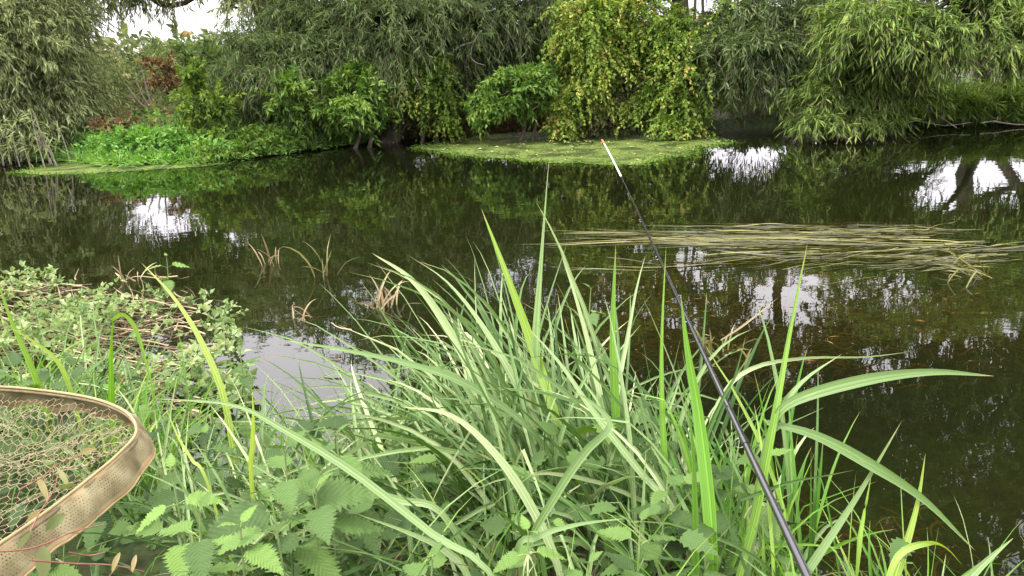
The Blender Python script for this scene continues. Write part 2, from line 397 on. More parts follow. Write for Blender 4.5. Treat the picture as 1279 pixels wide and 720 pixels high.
# ------------------------------------------------------------------ mesh helpers
COL = SC.collection
class Buf:
    def __init__(s): s.V = []; s.Q = []; s.T = []; s.U = []; s.n = 0
    def add(s, V, Q, tint=0.5, uv=None):
        V = np.asarray(V, float).reshape(-1, 3); Q = np.asarray(Q, int).reshape(-1, 4)
        s.V.append(V); s.Q.append(Q + s.n); s.n += len(V)
        s.T.append(np.broadcast_to(np.asarray(tint, float), (len(V),)).copy())
        s.U.append(np.zeros((len(V), 2)) if uv is None else np.asarray(uv, float).reshape(-1, 2))
    def build(s, name, mat, parent=None, smooth=False):
        V = np.concatenate(s.V); Q = np.concatenate(s.Q)
        if parent is not None: V = V - np.array(parent.location)
        me = bpy.data.meshes.new(name)
        me.vertices.add(len(V)); me.vertices.foreach_set('co', V.astype(np.float32).ravel())
        me.loops.add(len(Q) * 4); me.polygons.add(len(Q))
        me.loops.foreach_set('vertex_index', Q.astype(np.int32).ravel())
        me.polygons.foreach_set('loop_start', (np.arange(len(Q)) * 4).astype(np.int32))
        me.polygons.foreach_set('use_smooth', np.full(len(Q), smooth, dtype=bool))
        me.update(calc_edges=True)
        a = me.attributes.new('tint', 'FLOAT', 'POINT'); a.data.foreach_set('value', np.concatenate(s.T).astype(np.float32))
        uvl = me.uv_layers.new(name='UVMap')
        uvl.data.foreach_set('uv', np.concatenate(s.U)[Q.ravel()].astype(np.float32).ravel())
        me.materials.append(mat)
        ob = bpy.data.objects.new(name, me); COL.objects.link(ob)
        if parent is not None: ob.parent = parent
        return ob

def empty(name, loc, label, cat, group=None):
    o = bpy.data.objects.new(name, None); COL.objects.link(o)
    o.location = [float(c) for c in loc]; o.empty_display_size = .1
    o['label'] = label; o['category'] = cat
    if group: o['group'] = group
    return o
def tag(o, label=None, cat=None, kind=None, group=None):
    if label: o['label'] = label
    if cat: o['category'] = cat
    if kind: o['kind'] = kind
    if group: o['group'] = group
    return o
def unit(v):
    v = np.asarray(v, float)
    return v / np.maximum(np.linalg.norm(v, axis=-1, keepdims=True), 1e-9)
def clumpy(P, s, ph=0.0):
    """cheap smooth 3-D noise, about -1..1"""
    x, y, z = P[..., 0] * s, P[..., 1] * s, P[..., 2] * s
    return (np.sin(x * 1.7 + ph + 1.3 * np.sin(y * 1.1 + z * .7)) + np.sin(y * 1.9 - ph * 2 + 1.2 * np.sin(z * 1.3 + x * .5)) + np.sin(z * 2.3 + ph * 3 + 1.1 * np.sin(x * .9 - y * 1.2))) / 3

def leaf_quads(buf, P, D, N, L, W, tint, fold=.18):
    n = len(P); L = np.broadcast_to(L, (n,))[:, None]; W = np.broadcast_to(W, (n,))[:, None]
    S = unit(np.cross(D, N)); N2 = unit(np.cross(S, D))
    a = P; b = P + D * L * .42 + S * W * .5 + N2 * W * fold; c = P + D * L - N2 * L * .10; d = P + D * L * .42 - S * W * .5 + N2 * W * fold
    V = np.stack([a, b, c, d], 1).reshape(-1, 3)
    Q = np.arange(n * 4).reshape(n, 4)
    buf.add(V, Q, np.repeat(tint, 4))

def sprays(buf, rg, O, Dr, length, k, lL, lW, droop, tint_c=.5, tint_s=.18, spread=.75, hang=.25, twigs=None):
    n = len(O)
    if n == 0: return
    length = np.broadcast_to(length, (n,))
    s = (np.arange(k) + rg.random((n, k))) / k
    ll = length[:, None, None] * s[..., None]
    down = np.array([0, 0, -1.0])
    P = O[:, None, :] + Dr[:, None, :] * ll + down * (droop * length[:, None, None] * s[..., None] ** 2)
    T = unit(Dr[:, None, :] + down * (2 * droop * s[..., None]))
    R = unit(rg.normal(size=(n, k, 3)))
    D = unit(T * .8 + R * spread + down * hang)
    N = unit(rg.normal(size=(n, k, 3)) + np.array([0, 0, 1.1]))
    tn = np.clip(tint_c + rg.normal(0, tint_s, (n, 1)) + rg.normal(0, tint_s * .8, (n, k)), 0, 1)
    sz = rg.uniform(.65, 1.25, (n, k))
    if O[:, 1].min() > 7:                            # nothing hangs below the water
        ok = (P[..., 2] + D[..., 2] * lL > .015).ravel()
        leaf_quads(buf, P.reshape(-1, 3)[ok], D.reshape(-1, 3)[ok], N.reshape(-1, 3)[ok], (lL * sz).ravel()[ok], (lW * sz).ravel()[ok], tn.ravel()[ok])
    else:
        leaf_quads(buf, P.reshape(-1, 3), D.reshape(-1, 3), N.reshape(-1, 3), (lL * sz).ravel(), (lW * sz).ravel(), tn.ravel())
    if twigs is not None:
        m = 4
        ss = np.linspace(0, 1, m)
        PP = O[:, None, :] + Dr[:, None, :] * (length[:, None, None] * ss[None, :, None]) + down * (droop * length[:, None, None] * ss[None, :, None] ** 2)
        PP[..., 2] = np.maximum(PP[..., 2], .01)
        for ax in ((1, 0, 0), (0, 0, 1)):
            wv = np.array(ax) * .004
            V = np.stack([PP - wv, PP + wv], 2).reshape(-1, 3)
            base = (np.arange(n) * m * 2)[:, None]
            i = np.arange(m - 1) * 2
            Q = np.stack([base + i, base + i + 1, base + i + 3, base + i + 2], -1).reshape(-1, 4)
            twigs.add(V, Q, .5)

def tube(buf, path, rad, sides=6, tint=.5):
    path = np.asarray(path, float); n = len(path)
    rad = np.broadcast_to(rad, (n,))
    T = unit(np.gradient(path, axis=0))
    ref = np.array([0.13, 0.21, 1.0]) if abs(T[0][2]) < .9 else np.array([1.0, .1, 0])
    A = unit(np.cross(T, ref)); B = np.cross(T, A)
    th = np.linspace(0, 2 * math.pi, sides, endpoint=False)
    V = path[:, None, :] + rad[:, None, None] * (np.cos(th)[None, :, None] * A[:, None, :] + np.sin(th)[None, :, None] * B[:, None, :])
    i = np.arange(n - 1)[:, None] * sides; j = np.arange(sides)[None, :]; j2 = (j + 1) % sides
    Q = np.stack([i + j, i + j2, i + sides + j2, i + sides + j], -1).reshape(-1, 4)
    L = np.concatenate([[0], np.cumsum(np.linalg.norm(np.diff(path, axis=0), axis=1))])
    uv = np.stack(np.broadcast_arrays(np.arange(sides)[None, :] / sides, L[:, None]), -1)
    buf.add(V.reshape(-1, 3), Q, tint, uv.reshape(-1, 2))

def smooth_path(pts, n=16):
    """Catmull-Rom through the points"""
    P = np.asarray(pts, float)
    P = np.vstack([2 * P[0] - P[1], P, 2 * P[-1] - P[-2]])
    m = len(P) - 3
    t = np.linspace(0, m - 1e-6, n); i = t.astype(int); f = (t - i)[:, None]
    p0, p1, p2, p3 = P[i], P[i + 1], P[i + 2], P[i + 3]
    return .5 * ((2 * p1) + (-p0 + p2) * f + (2 * p0 - 5 * p1 + 4 * p2 - p3) * f ** 2 + (-p0 + 3 * p1 - 3 * p2 + p3) * f ** 3)

def branch_path(rg, a, b, n=7, wob=.08, sag=0.0):
    t = np.linspace(0, 1, n)[:, None]
    L = np.linalg.norm(np.asarray(b) - a)
    P = np.asarray(a) + (np.asarray(b) - a) * t
    jit = rg.normal(size=(n, 3)) * L * wob; jit[0] = 0; jit[-1] = 0
    P = P + jit; P[:, 2] += -sag * L * (t[:, 0] * (1 - t[:, 0])) * 4
    return smooth_path(P, n * 2)

def ribbons(buf, paths, width, rg, tint, fold=.25, twist=.8, face=None, prof=None):
    """paths (n, m, 3); strap leaves with a folded midrib"""
    paths = np.asarray(paths, float)
    n, m, _ = paths.shape
    width = np.broadcast_to(width, (n,))
    T = unit(np.gradient(paths, axis=1))
    base = unit(rg.normal(size=(n, 3)) * .5 + (np.array([0, -.8, .7]) if face is None else np.asarray(face)))
    S = unit(np.cross(T, base[:, None, :]))
    N = np.cross(S, T)
    tt = np.linspace(0, 1, m)
    tw = (rg.normal(size=(n, 1)) * twist) * tt[None, :] + rg.normal(size=(n, 1)) * .25
    S2 = S * np.cos(tw)[..., None] + N * np.sin(tw)[..., None]
    N2 = np.cross(S2, T)
    if prof is None:
        prof = np.minimum(1, .45 + 2.2 * tt) * np.clip((1 - tt) * 2.6, 0, 1) ** .75
    wv = width[:, None] * prof[None, :] * .5
    l = paths - S2 * wv[..., None] + N2 * (wv * fold * 2)[..., None]
    r = paths + S2 * wv[..., None] + N2 * (wv * fold * 2)[..., None]
    V = np.stack([l, paths, r], 2)
    V = V.reshape(-1, 3)
    b0 = (np.arange(n) * m * 3)[:, None, None]; i = (np.arange(m - 1) * 3)[None, :, None]; j = np.array([0, 1])[None, None, :]
    Q = np.stack([b0 + i + j, b0 + i + j + 1, b0 + i + j + 4, b0 + i + j + 3], -1).reshape(-1, 4)
    uv = np.zeros((n, m, 3, 2)); uv[..., 0] = np.array([0, .5, 1.0]) * .998 + rg.integers(0, 40, (n, 1, 1)); uv[..., 1] = np.minimum(tt, .999)[None, :, None] + rg.integers(0, 60, (n, 1, 1))
    tint = np.broadcast_to(tint, (n,))
    buf.add(V, Q, np.clip(np.repeat(tint, m * 3), 0, 1), uv.reshape(-1, 2))

def arc_paths(root, heading, tilt0, bend, length, rg, m=12, wob=.05):
    """paths rising from root, leaning towards heading and bending over"""
    n = len(root)
    t = np.linspace(0, 1, m)
    ang = tilt0[:, None] + bend[:, None] * t[None, :] ** 1.6
    tk = rg.uniform(.35, .85, (n, 1)); kk = (rg.random((n, 1)) < .25) * rg.uniform(.3, 1.3, (n, 1))
    ang = ang + kk * (t[None, :] > tk) + rg.normal(0, .05, (n, m))
    hd = heading[:, None] + rg.normal(size=(n, 1)) * wob * 6 * t[None, :]
    st = length[:, None] / (m - 1)
    dx = np.sin(ang) * np.cos(hd) * st; dy = np.sin(ang) * np.sin(hd) * st; dz = np.cos(ang) * st
    D = np.stack([dx, dy, dz], -1); D[:, 0] = 0
    return root[:, None, :] + np.cumsum(D, axis=1)

# ------------------------------------------------------------------ ground and water
FAR = np.array([onz(u, v)[:2] for u, v in [(-500, 215), (-200, 208), (10, 200), (90, 200), (150, 208), (270, 203), (400, 186), (480, 176), (560, 172), (640, 166), (700, 164), (800, 166), (900, 166), (960, 160), (1100, 154), (1279, 147), (1500, 140), (1800, 130)]])
FAR = FAR[np.argsort(FAR[:, 0])]
def yfar(x): return np.interp(x, FAR[:, 0], FAR[:, 1])
NX = np.array([-60, -3.2, -2.0, -1.45, -1.2, -.8, -.3, .35, .62, .9, 1.4, 4, 60])
NY = np.array([3.0, 3.0, 2.95, 2.8, 2.4, 2.25, 2.4, 2.4, 1.9, 1.5, 1.4, 1.35, 1.3])
def ynear(x): return np.interp(x, NX, NY)
def sstep(a, b, x):
    t = np.clip((x - a) / (b - a), 0, 1); return t * t * (3 - 2 * t)
def ground_z(x, y):
    x = np.asarray(x, float); y = np.asarray(y, float)
    P = np.stack([x, y, x * 0], -1)
    nb = .27 + .03 * clumpy(P, 2.5)
    near = nb * (1 - sstep(-.7, .15, y - ynear(x))) - .62 * sstep(-.1, 1.0, y - ynear(x))
    d = y - yfar(x)
    far = .62 * sstep(-1.3, .1, d) + .24 * sstep(-.05, .5, d) + .25 * sstep(.5, 4, d) + .04 * clumpy(P, 1.5) * sstep(0, 1, d)
    mat_ = .60 * sstep(-.34, -.40, x / np.maximum(y, .5)) * (1 - sstep(5.0, 5.7, y + .35 * np.sin(x * 2.1))) * sstep(2.2, 2.9, y)
    return near + far + np.minimum(mat_, np.maximum(0, -.02 - near))
xs = np.concatenate([-np.geomspace(500, 14, 22), np.linspace(-13, 13, 210), np.geomspace(14, 500, 22)])
ys = np.concatenate([-np.geomspace(200, 1.6, 10), np.linspace(-1.5, 22, 240), np.geomspace(22.6, 900, 24)])
X, Y = np.meshgrid(xs, ys)
Z = ground_z(X, Y)
b = Buf(); nx, ny = len(xs), len(ys)
i = np.arange(ny - 1)[:, None] * nx + np.arange(nx - 1)[None, :]
b.add(np.stack([X, Y, Z], -1).reshape(-1, 3), np.stack([i, i + 1, i + nx + 1, i + nx], -1).reshape(-1, 4))
tag(b.build('ground', MAT['ground'], smooth=True), kind='structure')
b = Buf()
xw = np.linspace(-60, 60, 40); yw = np.linspace(.5, 17.5, 12)
X, Y = np.meshgrid(xw, yw)
i = np.arange(len(yw) - 1)[:, None] * len(xw) + np.arange(len(xw) - 1)[None, :]
b.add(np.stack([X, Y, X * 0], -1).reshape(-1, 3), np.stack([i, i + 1, i + len(xw) + 1, i + len(xw)], -1).reshape(-1, 4))
tag(b.build('river_water', MAT['water']), kind='structure')

# ------------------------------------------------------------------ trees of the far bank
def blob_points(rg, c, r, n, shell=.55, gaps=0.0, s=1.3, ph=0.0):
    q = unit(rg.normal(size=(n * 3, 3)))
    rad = shell + (1 - shell) * rg.random((n * 3, 1)) ** .8
    bump = 1 + .34 * clumpy(q * 2 + np.asarray(c), 1.7, ph)[:, None] + .2 * clumpy(q * 5 + np.asarray(c) * 2, 1.9, ph + 1)[:, None]
    P = np.asarray(c) + q * rad * bump * np.asarray(r)
    k = (clumpy(P, s, ph) > (gaps * 2 - 1) * .75) & (clumpy(P, s * 4.1, ph + 2) > (-.15 if gaps >= .22 else -.05))
    P = P[k][:n]; q = q[k][:n]
    return P, q

def tree(name, label, cat, mat, base, blobs, trunks, seed, leaf=(.17, .024), length=.75, k=14, droop=.55, hang=.45, tint=.5, group=None, bark='bark', out_=.7, limb_r=.035, twig=True, spread=.65, ts=.16):
    """blobs: (centre, radii, sprays, gaps). trunks: (path points, r0, r1)."""
    rg = np.random.default_rng(seed)
    root = empty(name, base, label, cat, group)
    tb = Buf()
    for pts, ra, rb in trunks:
        p = smooth_path(pts, 14); p += rg.normal(size=p.shape) * ra * .12
        tube(tb, p, np.linspace(ra, rb, len(p)), 9)
    if trunks: tb.build('trunk', MAT[bark], root, smooth=True)
    tips = np.concatenate([smooth_path(pts, 8)[2:] for pts, _, _ in trunks]) if trunks else np.array([base])
    cb = Buf(); tw = Buf()
    for c, r, n, gaps in blobs:
        c = np.asarray(c, float); r = np.asarray(r, float) * 1.07; n = int(n * 1.12)
        br = Buf()
        a = tips[np.argmin(np.linalg.norm(tips - c, axis=1) + .3 * np.maximum(0, tips[:, 2] - c[2]))]
        main = branch_path(rg, a, c + r * rg.uniform(-.3, .3, 3), 6, .06)
        tube(br, main, np.linspace(limb_r * 1.6, limb_r * .6, len(main)), 6)
        for q in range(max(3, int(n / 60))):
            s0 = main[rg.integers(3, len(main))]
            e = c + unit(rg.normal(size=3)) * r * rg.uniform(.6, 1.0)
            bp_ = branch_path(rg, s0, e, 5, .09, -.05)
            tube(br, bp_, np.linspace(limb_r * .55, limb_r * .12, len(bp_)), 4)
        br.build('branch', MAT[bark], root, smooth=True)
        O, q = blob_points(rg, c, r, int(n), gaps=gaps, ph=seed * .7)
        O[:, 2] = np.maximum(O[:, 2], .06 + .3 * rg.random(len(O)) ** 2)
        Dr = unit(q * out_ + rg.normal(size=q.shape) * .45 + np.array([0, 0, .15]))
        sprays(cb, rg, O - Dr * length * .35, Dr, length * rg.uniform(.6, 1.3, len(O)), k, leaf[0], leaf[1], droop, tint, ts, spread, hang, tw if twig else None)
    cb.build('crown', MAT[mat], root)
    if twig and tw.n: tw.build('twigs', MAT['bark'], root)
    return root

def kY(u, Y): return 1 + .1 * float(sstep(330, 420, u)) * (Y < 15.6)
def G(u, v, Y, dz=0): return at(u, v, Y * kY(u, Y)) + np.array([0, 0, dz])
def foot(u, Y):
    Y = Y * kY(u, Y)
    p = at(u, 200, Y); return np.array([p[0], Y, float(ground_z(p[0], Y)) - .05])

WG = 'willows and trees along the far bank'
# left grey-green tree
f0 = foot(20, 15.5)
tree('willow_tree', 'grey-green willow at the far left with pale thin stems at its foot', 'tree', 'willow_grey', f0,
     [(G(10, 70, 14.6), (1.3, 1.1, 1.3), 900, .1), (G(-90, 90, 14.2), (1.7, 1.3, 1.5), 700, .1), (G(70, 130, 15), (.8, .8, .75), 420, .1), (G(30, 165, 14.6), (.9, .6, .5), 250, .3),
      (G(40, 15, 15), (1.0, 1, .9), 420, .15), (G(-20, -60, 15.2), (1.8, 1.4, 1.5), 650, .3), (G(-150, -100, 15), (2, 1.5, 2), 500, .3)],
     [([f0, f0 + (-.2, 0, 1.2), f0 + (.1, .1, 2.8), f0 + (-.3, 0, 4.4)], .16, .06), ([f0 + (-1.4, 0, 0), f0 + (-1.6, 0, 1.5), f0 + (-2, 0, 3.5)], .14, .06)], 3, tint=.55, length=.6, leaf=(.15, .024), group=WG)
# overhanging limb across the sky gap
f1 = foot(-60, 18)
tree('overhanging_tree', 'thin leafy tree whose dark branch arches over the white sky gap', 'tree', 'willow_grey', f1,
     [(G(130, -18, 16.5), (1.0, .7, .36), 150, .45), (G(215, -22, 16.5), (.9, .6, .32), 110, .5), (G(70, 5, 17), (.5, .6, .5), 130, .4), (G(300, 8, 16.2), (.5, .5, .4), 90, .45), (G(330, -45, 16.2), (1.2, .8, .8), 250, .4), (G(170, -60, 16.5), (1.6, .8, .7), 240, .45),
      (G(100, 50, 16.8), (.3, .4, .5), 60, .5)],
     [([f1, f1 + (.5, 0, 2.2), G(56, 22, 17), G(100, -2, 16.7), G(170, -16, 16.5)], .14, .03)], 5, tint=.6, length=.5, leaf=(.15, .03), group=WG, limb_r=.04, twig=True)
for i_, (u, lab, dxs) in enumerate([(40, 'added tall tree behind the far left willow, crown blocking mirrored sky above the sky gap', (-3, 0, 2.6, 5.2)), (345, 'added tall tree behind the large dark willow, crown blocking mirrored sky right of the sky gap', (-3.4, -.8, 2, 4.5))]):
    ff = foot(u, 30)  # added trees, crowns above the frame, to cut down the sky mirrored in the river
    tree('added_distant_tree', lab, 'tree', 'willow_dark', ff, [(ff + (dx, 0, 5.5 + .5 * (k_ % 2)), (1.9, 1.4, 1.1), 420, .36) for k_, dx in enumerate(dxs)] + [(ff + (dx, 0, 7.6), (2.0, 1.4, 1.1), 330, .42) for dx in dxs[:(4 if i_ == 0 else 2)]],
         [([ff, ff + (.1, 0, 2.5), ff + (0, 0, 5), ff + (.4, 0, 8)], .25, .08)], 26 + i_, tint=.4, length=.8, leaf=(.3, .06), droop=.4, k=10, group=WG, twig=False)
# bushes beyond the sky gap
for i_, (u, v, Yd, r, mt, n, lab) in enumerate([
        (120, 118, 21, (1.5, 1.2, .8), 'bush_dull', 420, 'low dull green bush beyond the far left bank under the sky gap'),
        (190, 105, 23, (1.2, 1, .85), 'bush_dull', 380, 'olive bush standing directly under the white sky gap'),
        (262, 92, 21, (1.2, 1.2, .8), 'willow_dark', 500, 'dark rounded bush right of the sky gap, left of the large willow'),
        (165, 150, 17.5, (1.6, 1, .5), 'bush_dull', 380, 'straggly pale bush on the left bank behind the red-brown dock')]):
    fb = foot(u, Yd)
    c = G(u, v, Yd)
    tree('bush', lab, 'bush', mt, fb, [(c, r, n, .1)], [([fb, (fb + c) / 2, c], .07, .03)], 20 + i_, length=.55, leaf=(.17, .04), tint=.5, hang=.2, droop=.3, group='bushes beyond the left bank', twig=False)

# large dark willow, centre left
f3 = foot(478, 14.0)
tree('willow_tree', 'large dark grey-green willow leaning over the hollow left of centre', 'tree', 'willow_dark', f3,
     [(G(310, 118, 15), (1.1, .9, .55), 560, .1), (G(355, 80, 14.8), (1.1, 1, .7), 800, .08), (G(385, 20, 14.8), (.9, .9, .6), 330, .25), (G(420, 60, 14.2), (1.2, 1, 1.1), 950, .1), (G(490, 40, 13.8), (1.1, .9, .95), 800, .12),
      (G(560, 25, 14), (1.0, .9, .7), 360, .45), (G(640, 15, 14.4), (1.0, .9, .6), 420, .3), (G(620, 75, 14.6), (.8, .6, .3), 200, .3), (G(430, -60, 14.4), (1.7, 1.2, 1.1), 400, .4), (G(545, -110, 14.6), (1.6, 1.2, 1.7), 430, .42),
      (G(650, -100, 14.8), (1.4, 1.2, 1.4), 400, .45), (G(390, 110, 14.2), (.8, .6, .5), 300, .1), (G(600, -280, 14.8), (2.0, 1.4, 1.6), 600, .35), (G(470, 20, 17), (1.6, 1.5, .7), 520, .2), (G(600, 20, 17), (1.7, 1.5, .7), 520, .2), (G(720, 15, 17), (1.5, 1.5, .7), 460, .2), (G(560, 55, 19), (1.8, 1.2, .45), 300, .2), (G(690, 50, 19), (1.8, 1.2, .45), 300, .2), (G(500, 100, 14.4), (.5, .5, .3), 120, .3), (G(585, 92, 14.4), (.5, .5, .25), 110, .3)],  # rear clumps are an added leaf roof that keeps light out of the hollow
     [([f3, f3 + (.45, 0, .7), f3 + (1.1, .1, 1.9), f3 + (1.4, .2, 3.6), f3 + (1.8, .2, 6.5)], .2, .07), ([f3 + (.2, .2, .1), f3 + (-.8, .2, 1.6), f3 + (-1.6, .3, 2.6)], .14, .05)], 7, tint=.5, length=.7, leaf=(.17, .024), droop=.5, spread=.85, group=WG)
# back willow to the right of centre, dark
f4 = foot(1000, 15.5)
tree('willow_tree', 'dark fine-leaved willow between the yellow vines and the pale willow', 'tree', 'willow_dark', f4,
     [(G(935, 62, 12.8), (.75, .6, .5), 620, .08), (G(1010, 50, 12.9), (.75, .6, .5), 560, .08), (G(960, 20, 13.2), (1.0, .8, .7), 620, .1), (G(900, 95, 13.2), (.22, .3, .35), 120, .1), (G(1010, 95, 12.6), (.35, .4, .35), 190, .1), (G(1080, 10, 13.4), (1.0, .8, .7), 420, .2)],
     [([f4, f4 + (.2, 0, 1.6), f4 + (-.3, 0, 3.6), f4 + (-.1, 0, 6.0)], .2, .06), ([f4 + (0, 0, .1), f4 + (-.9, -.5, 1.4), f4 + (-1.6, -1, 2.6)], .09, .04), ([f4 + (0, 0, 1.6), f4 + (1.0, 0, 3.6), f4 + (1.5, 0, 5.6)], .1, .04)], 9, tint=.45, length=.6, leaf=(.17, .022), droop=.5, spread=.85, group=WG)
# pale willow on the right, trailing into the water
f5 = foot(1215, 15.0)
tree('willow_tree', 'pale green willow at the right whose lowest boughs trail on the water', 'tree', 'willow_light', f5,
     [(G(1055, 112, 12.2), (.75, .6, .45), 560, .12), (G(1030, 145, 11.9), (.6, .4, .16), 200, .2), (G(1085, 148, 11.9), (.5, .4, .14), 150, .2), (G(1100, 75, 12.0), (.6, .5, .45), 380, .12), (G(1120, 118, 12.2), (.5, .4, .28), 200, .15),
      (G(1090, 26, 11.4), (.7, .6, .42), 360, .32), (G(1150, 38, 11.2), (.6, .5, .32), 360, .32), (G(1215, 36, 11.1), (.65, .5, .34), 360, .32), (G(1285, 34, 11.2), (.65, .5, .38), 360, .32), (G(1350, 36, 11.4), (.7, .5, .4), 380, .12),
      (G(1150, 8, 11.6), (.8, .6, .45), 460, .15), (G(1240, 5, 11.6), (.9, .6, .45), 460, .15), (G(1330, 0, 11.8), (.9, .6, .5), 420, .15), (G(1190, -60, 12), (1.4, .9, .7), 420, .3), (G(1340, -60, 12.4), (1.5, 1, .8), 420, .3)],
     [([f5, f5 + (-.2, -.2, 1.5), f5 + (.1, -.2, 3.2), f5 + (.3, 0, 6)], .2, .08), ([f5 + (.1, 0, .4), f5 + (-1.0, -1.2, 1.3), f5 + (-2.2, -1.8, 1.7)], .1, .03), ([f5, f5 + (1.3, -.2, 1.8), f5 + (2.2, -.2, 3.8)], .14, .05)], 11, tint=.52, length=.5, leaf=(.17, .026), droop=.5, hang=.3, k=12, group=WG)
tree('willow_scrub', 'low pale willow scrub along the bank at the right edge', 'bush', 'willow_light', foot(1230, 15.2),
     [(G(1120, 122, 14.3), (.6, .4, .30), 260, .1), (G(1190, 124, 14.2), (.7, .4, .26), 300, .1), (G(1265, 120, 14.3), (.7, .4, .26), 300, .1), (G(1195, 132, 13.3), (.5, .3, .15), 150, .2), (G(1262, 130, 13.4), (.5, .3, .16), 150, .2), (G(1330, 126, 13.5), (.6, .3, .18), 150, .2), (G(1345, 105, 15.4), (.8, .4, .36), 300, .1), (G(1430, 100, 15.4), (.8, .4, .36), 240, .1)],
     [([foot(1230, 15.2), foot(1230, 15.2) + (.1, 0, .4), foot(1230, 15.2) + (.3, 0, .7)], .05, .03)], 12, tint=.45, length=.4, leaf=(.19, .028), droop=.4, hang=.2, k=12, group=None, twig=False)
# the high crowns, mostly seen mirrored in the water
f6 = foot(1330, 17)
CG = 'high trees behind the far bank'
tree('tall_tree', 'tall forked tree behind the pale willow, crown above the picture', 'tree', 'willow_dark', f6,
     [(f6 + (-3.5, 0, 6.0), (1.9, 1.5, 1.5), 720, .38), (f6 + (-1, -.5, 7.4), (2.4, 1.6, 1.8), 880, .34), (f6 + (2, 0, 6.0), (2.2, 1.6, 2.0), 720, .36), (f6 + (-3.2, 0, 9.6), (2.4, 1.6, 1.9), 880, .3), (f6 + (.5, 0, 11.0), (2.8, 1.8, 2.2), 1040, .3), (f6 + (3.5, 0, 9.4), (2.2, 1.8, 2.4), 720, .34),
      (f6 + (-5.6, 0, 7.9), (1.9, 1.5, 1.9), 720, .34), (f6 + (-2, 0, 13), (3, 1.8, 1.8), 880, .34), (f6 + (-.5, 0, 4.6), (2.0, 1.2, .8), 336, .4)],
     [([f6, f6 + (.2, 0, 2), f6 + (-.2, 0, 5), f6 + (.3, 0, 9), f6 + (0, 0, 12)], .26, .08), ([f6 + (0, 0, 2.6), f6 + (-1.8, 0, 4.4), f6 + (-3.4, 0, 7), f6 + (-4, 0, 10)], .2, .05), ([f6 + (0, 0, 3.6), f6 + (1.8, 0, 5.4), f6 + (3, 0, 9)], .18, .05), ([f6 + (0, 0, 1.2), f6 + (-2.4, 0, 2.0), f6 + (-4.4, 0, 4.6)], .12, .05)],
     13, tint=.4, length=.8, leaf=(.24, .05), droop=.5, k=12, group=CG, limb_r=.06)
f7 = foot(840, 17)
tree('tall_tree', 'tall tree behind the vine curtains, crown above the picture', 'tree', 'willow_dark', f7,
     [(f7 + (-1.6, 0, 4.4), (1.6, 1.2, 1.1), 330, .5), (f7 + (1.0, 0, 4.8), (1.6, 1.2, 1.1), 330, .5), (f7 + (-.2, 0, 6.4), (2.4, 1.4, 1.5), 800, .36), (f7 + (2.6, 0, 6.4), (1.6, 1.3, 1.6), 560, .36), (f7 + (.6, 0, 8.8), (2.8, 1.6, 1.7), 960, .32), (f7 + (3.6, 0, 9.4), (2.2, 1.5, 1.8), 720, .34), (f7 + (.8, 0, 11.6), (3, 1.8, 1.8), 880, .34), (f7 + (-2.6, 0, 6.6), (1.4, 1.2, 1.6), 480, .38)],
     [([f7, f7 + (.1, 0, 2), f7 + (-.3, 0, 5), f7 + (.3, 0, 10)], .24, .07), ([f7 + (0, 0, 3), f7 + (1.5, 0, 5), f7 + (3, 0, 8.6)], .14, .05), ([f7 + (0, 0, 2.6), f7 + (-1.2, 0, 4), f7 + (-2.4, 0, 6.6)], .12, .04)],
     14, tint=.4, length=.8, leaf=(.24, .05), droop=.5, k=12, group=CG, limb_r=.06)
f8 = foot(560, 17)
tree('tall_tree', 'tall tree behind the leaning dark willow, crown above the picture', 'tree', 'willow_dark', f8,
     [(f8 + (-.6, 0, 4.6), (1.5, 1.2, 1.1), 330, .5), (f8 + (1.2, 0, 5.8), (1.7, 1.3, 1.4), 560, .4), (f8 + (-.2, 0, 7.6), (1.8, 1.4, 1.6), 608, .38)],
     [([f8, f8 + (.1, 0, 2), f8 + (.3, 0, 5), f8 + (.2, 0, 8)], .2, .06)],
     15, tint=.4, length=.8, leaf=(.24, .05), droop=.5, k=12, group=CG, limb_r=.06)
SH = 'added dark shrubs behind the trees'  # added to shut sky light out of the hollow; dark tint stands for shade
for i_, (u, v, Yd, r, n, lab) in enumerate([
        (350, 130, 20, (1.5, .8, .55), 266, 'added dark shrub behind the left end of the dark willow'),
        (440, 125, 20, (1.2, .8, .55), 294, 'added dark shrub filling the bank behind the leaning willow trunk'),
        (530, 122, 20, (1.2, .8, .55), 322, 'added dark shrub behind the yellowing creeper'),
        (620, 120, 20, (1.3, .8, .55), 322, 'added dark shrub closing the dark hollow over the weed raft'),
        (710, 115, 20, (1.2, .8, .55), 294, 'added dark shrub behind the left vine curtain'),
        (810, 110, 20, (1.3, .8, .55), 294, 'added dark shrub behind the right vine curtain')]):
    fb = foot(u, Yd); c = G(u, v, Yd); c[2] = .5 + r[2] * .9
    tree('shrub', lab, 'shrub', 'willow_dark', fb, [(c, r, n, .0)], [([fb, (fb + c) / 2, c], .06, .03)], 320 + i_, length=.55, leaf=(.17, .05), tint=.3, hang=.2, droop=.3, group=SH, twig=False)
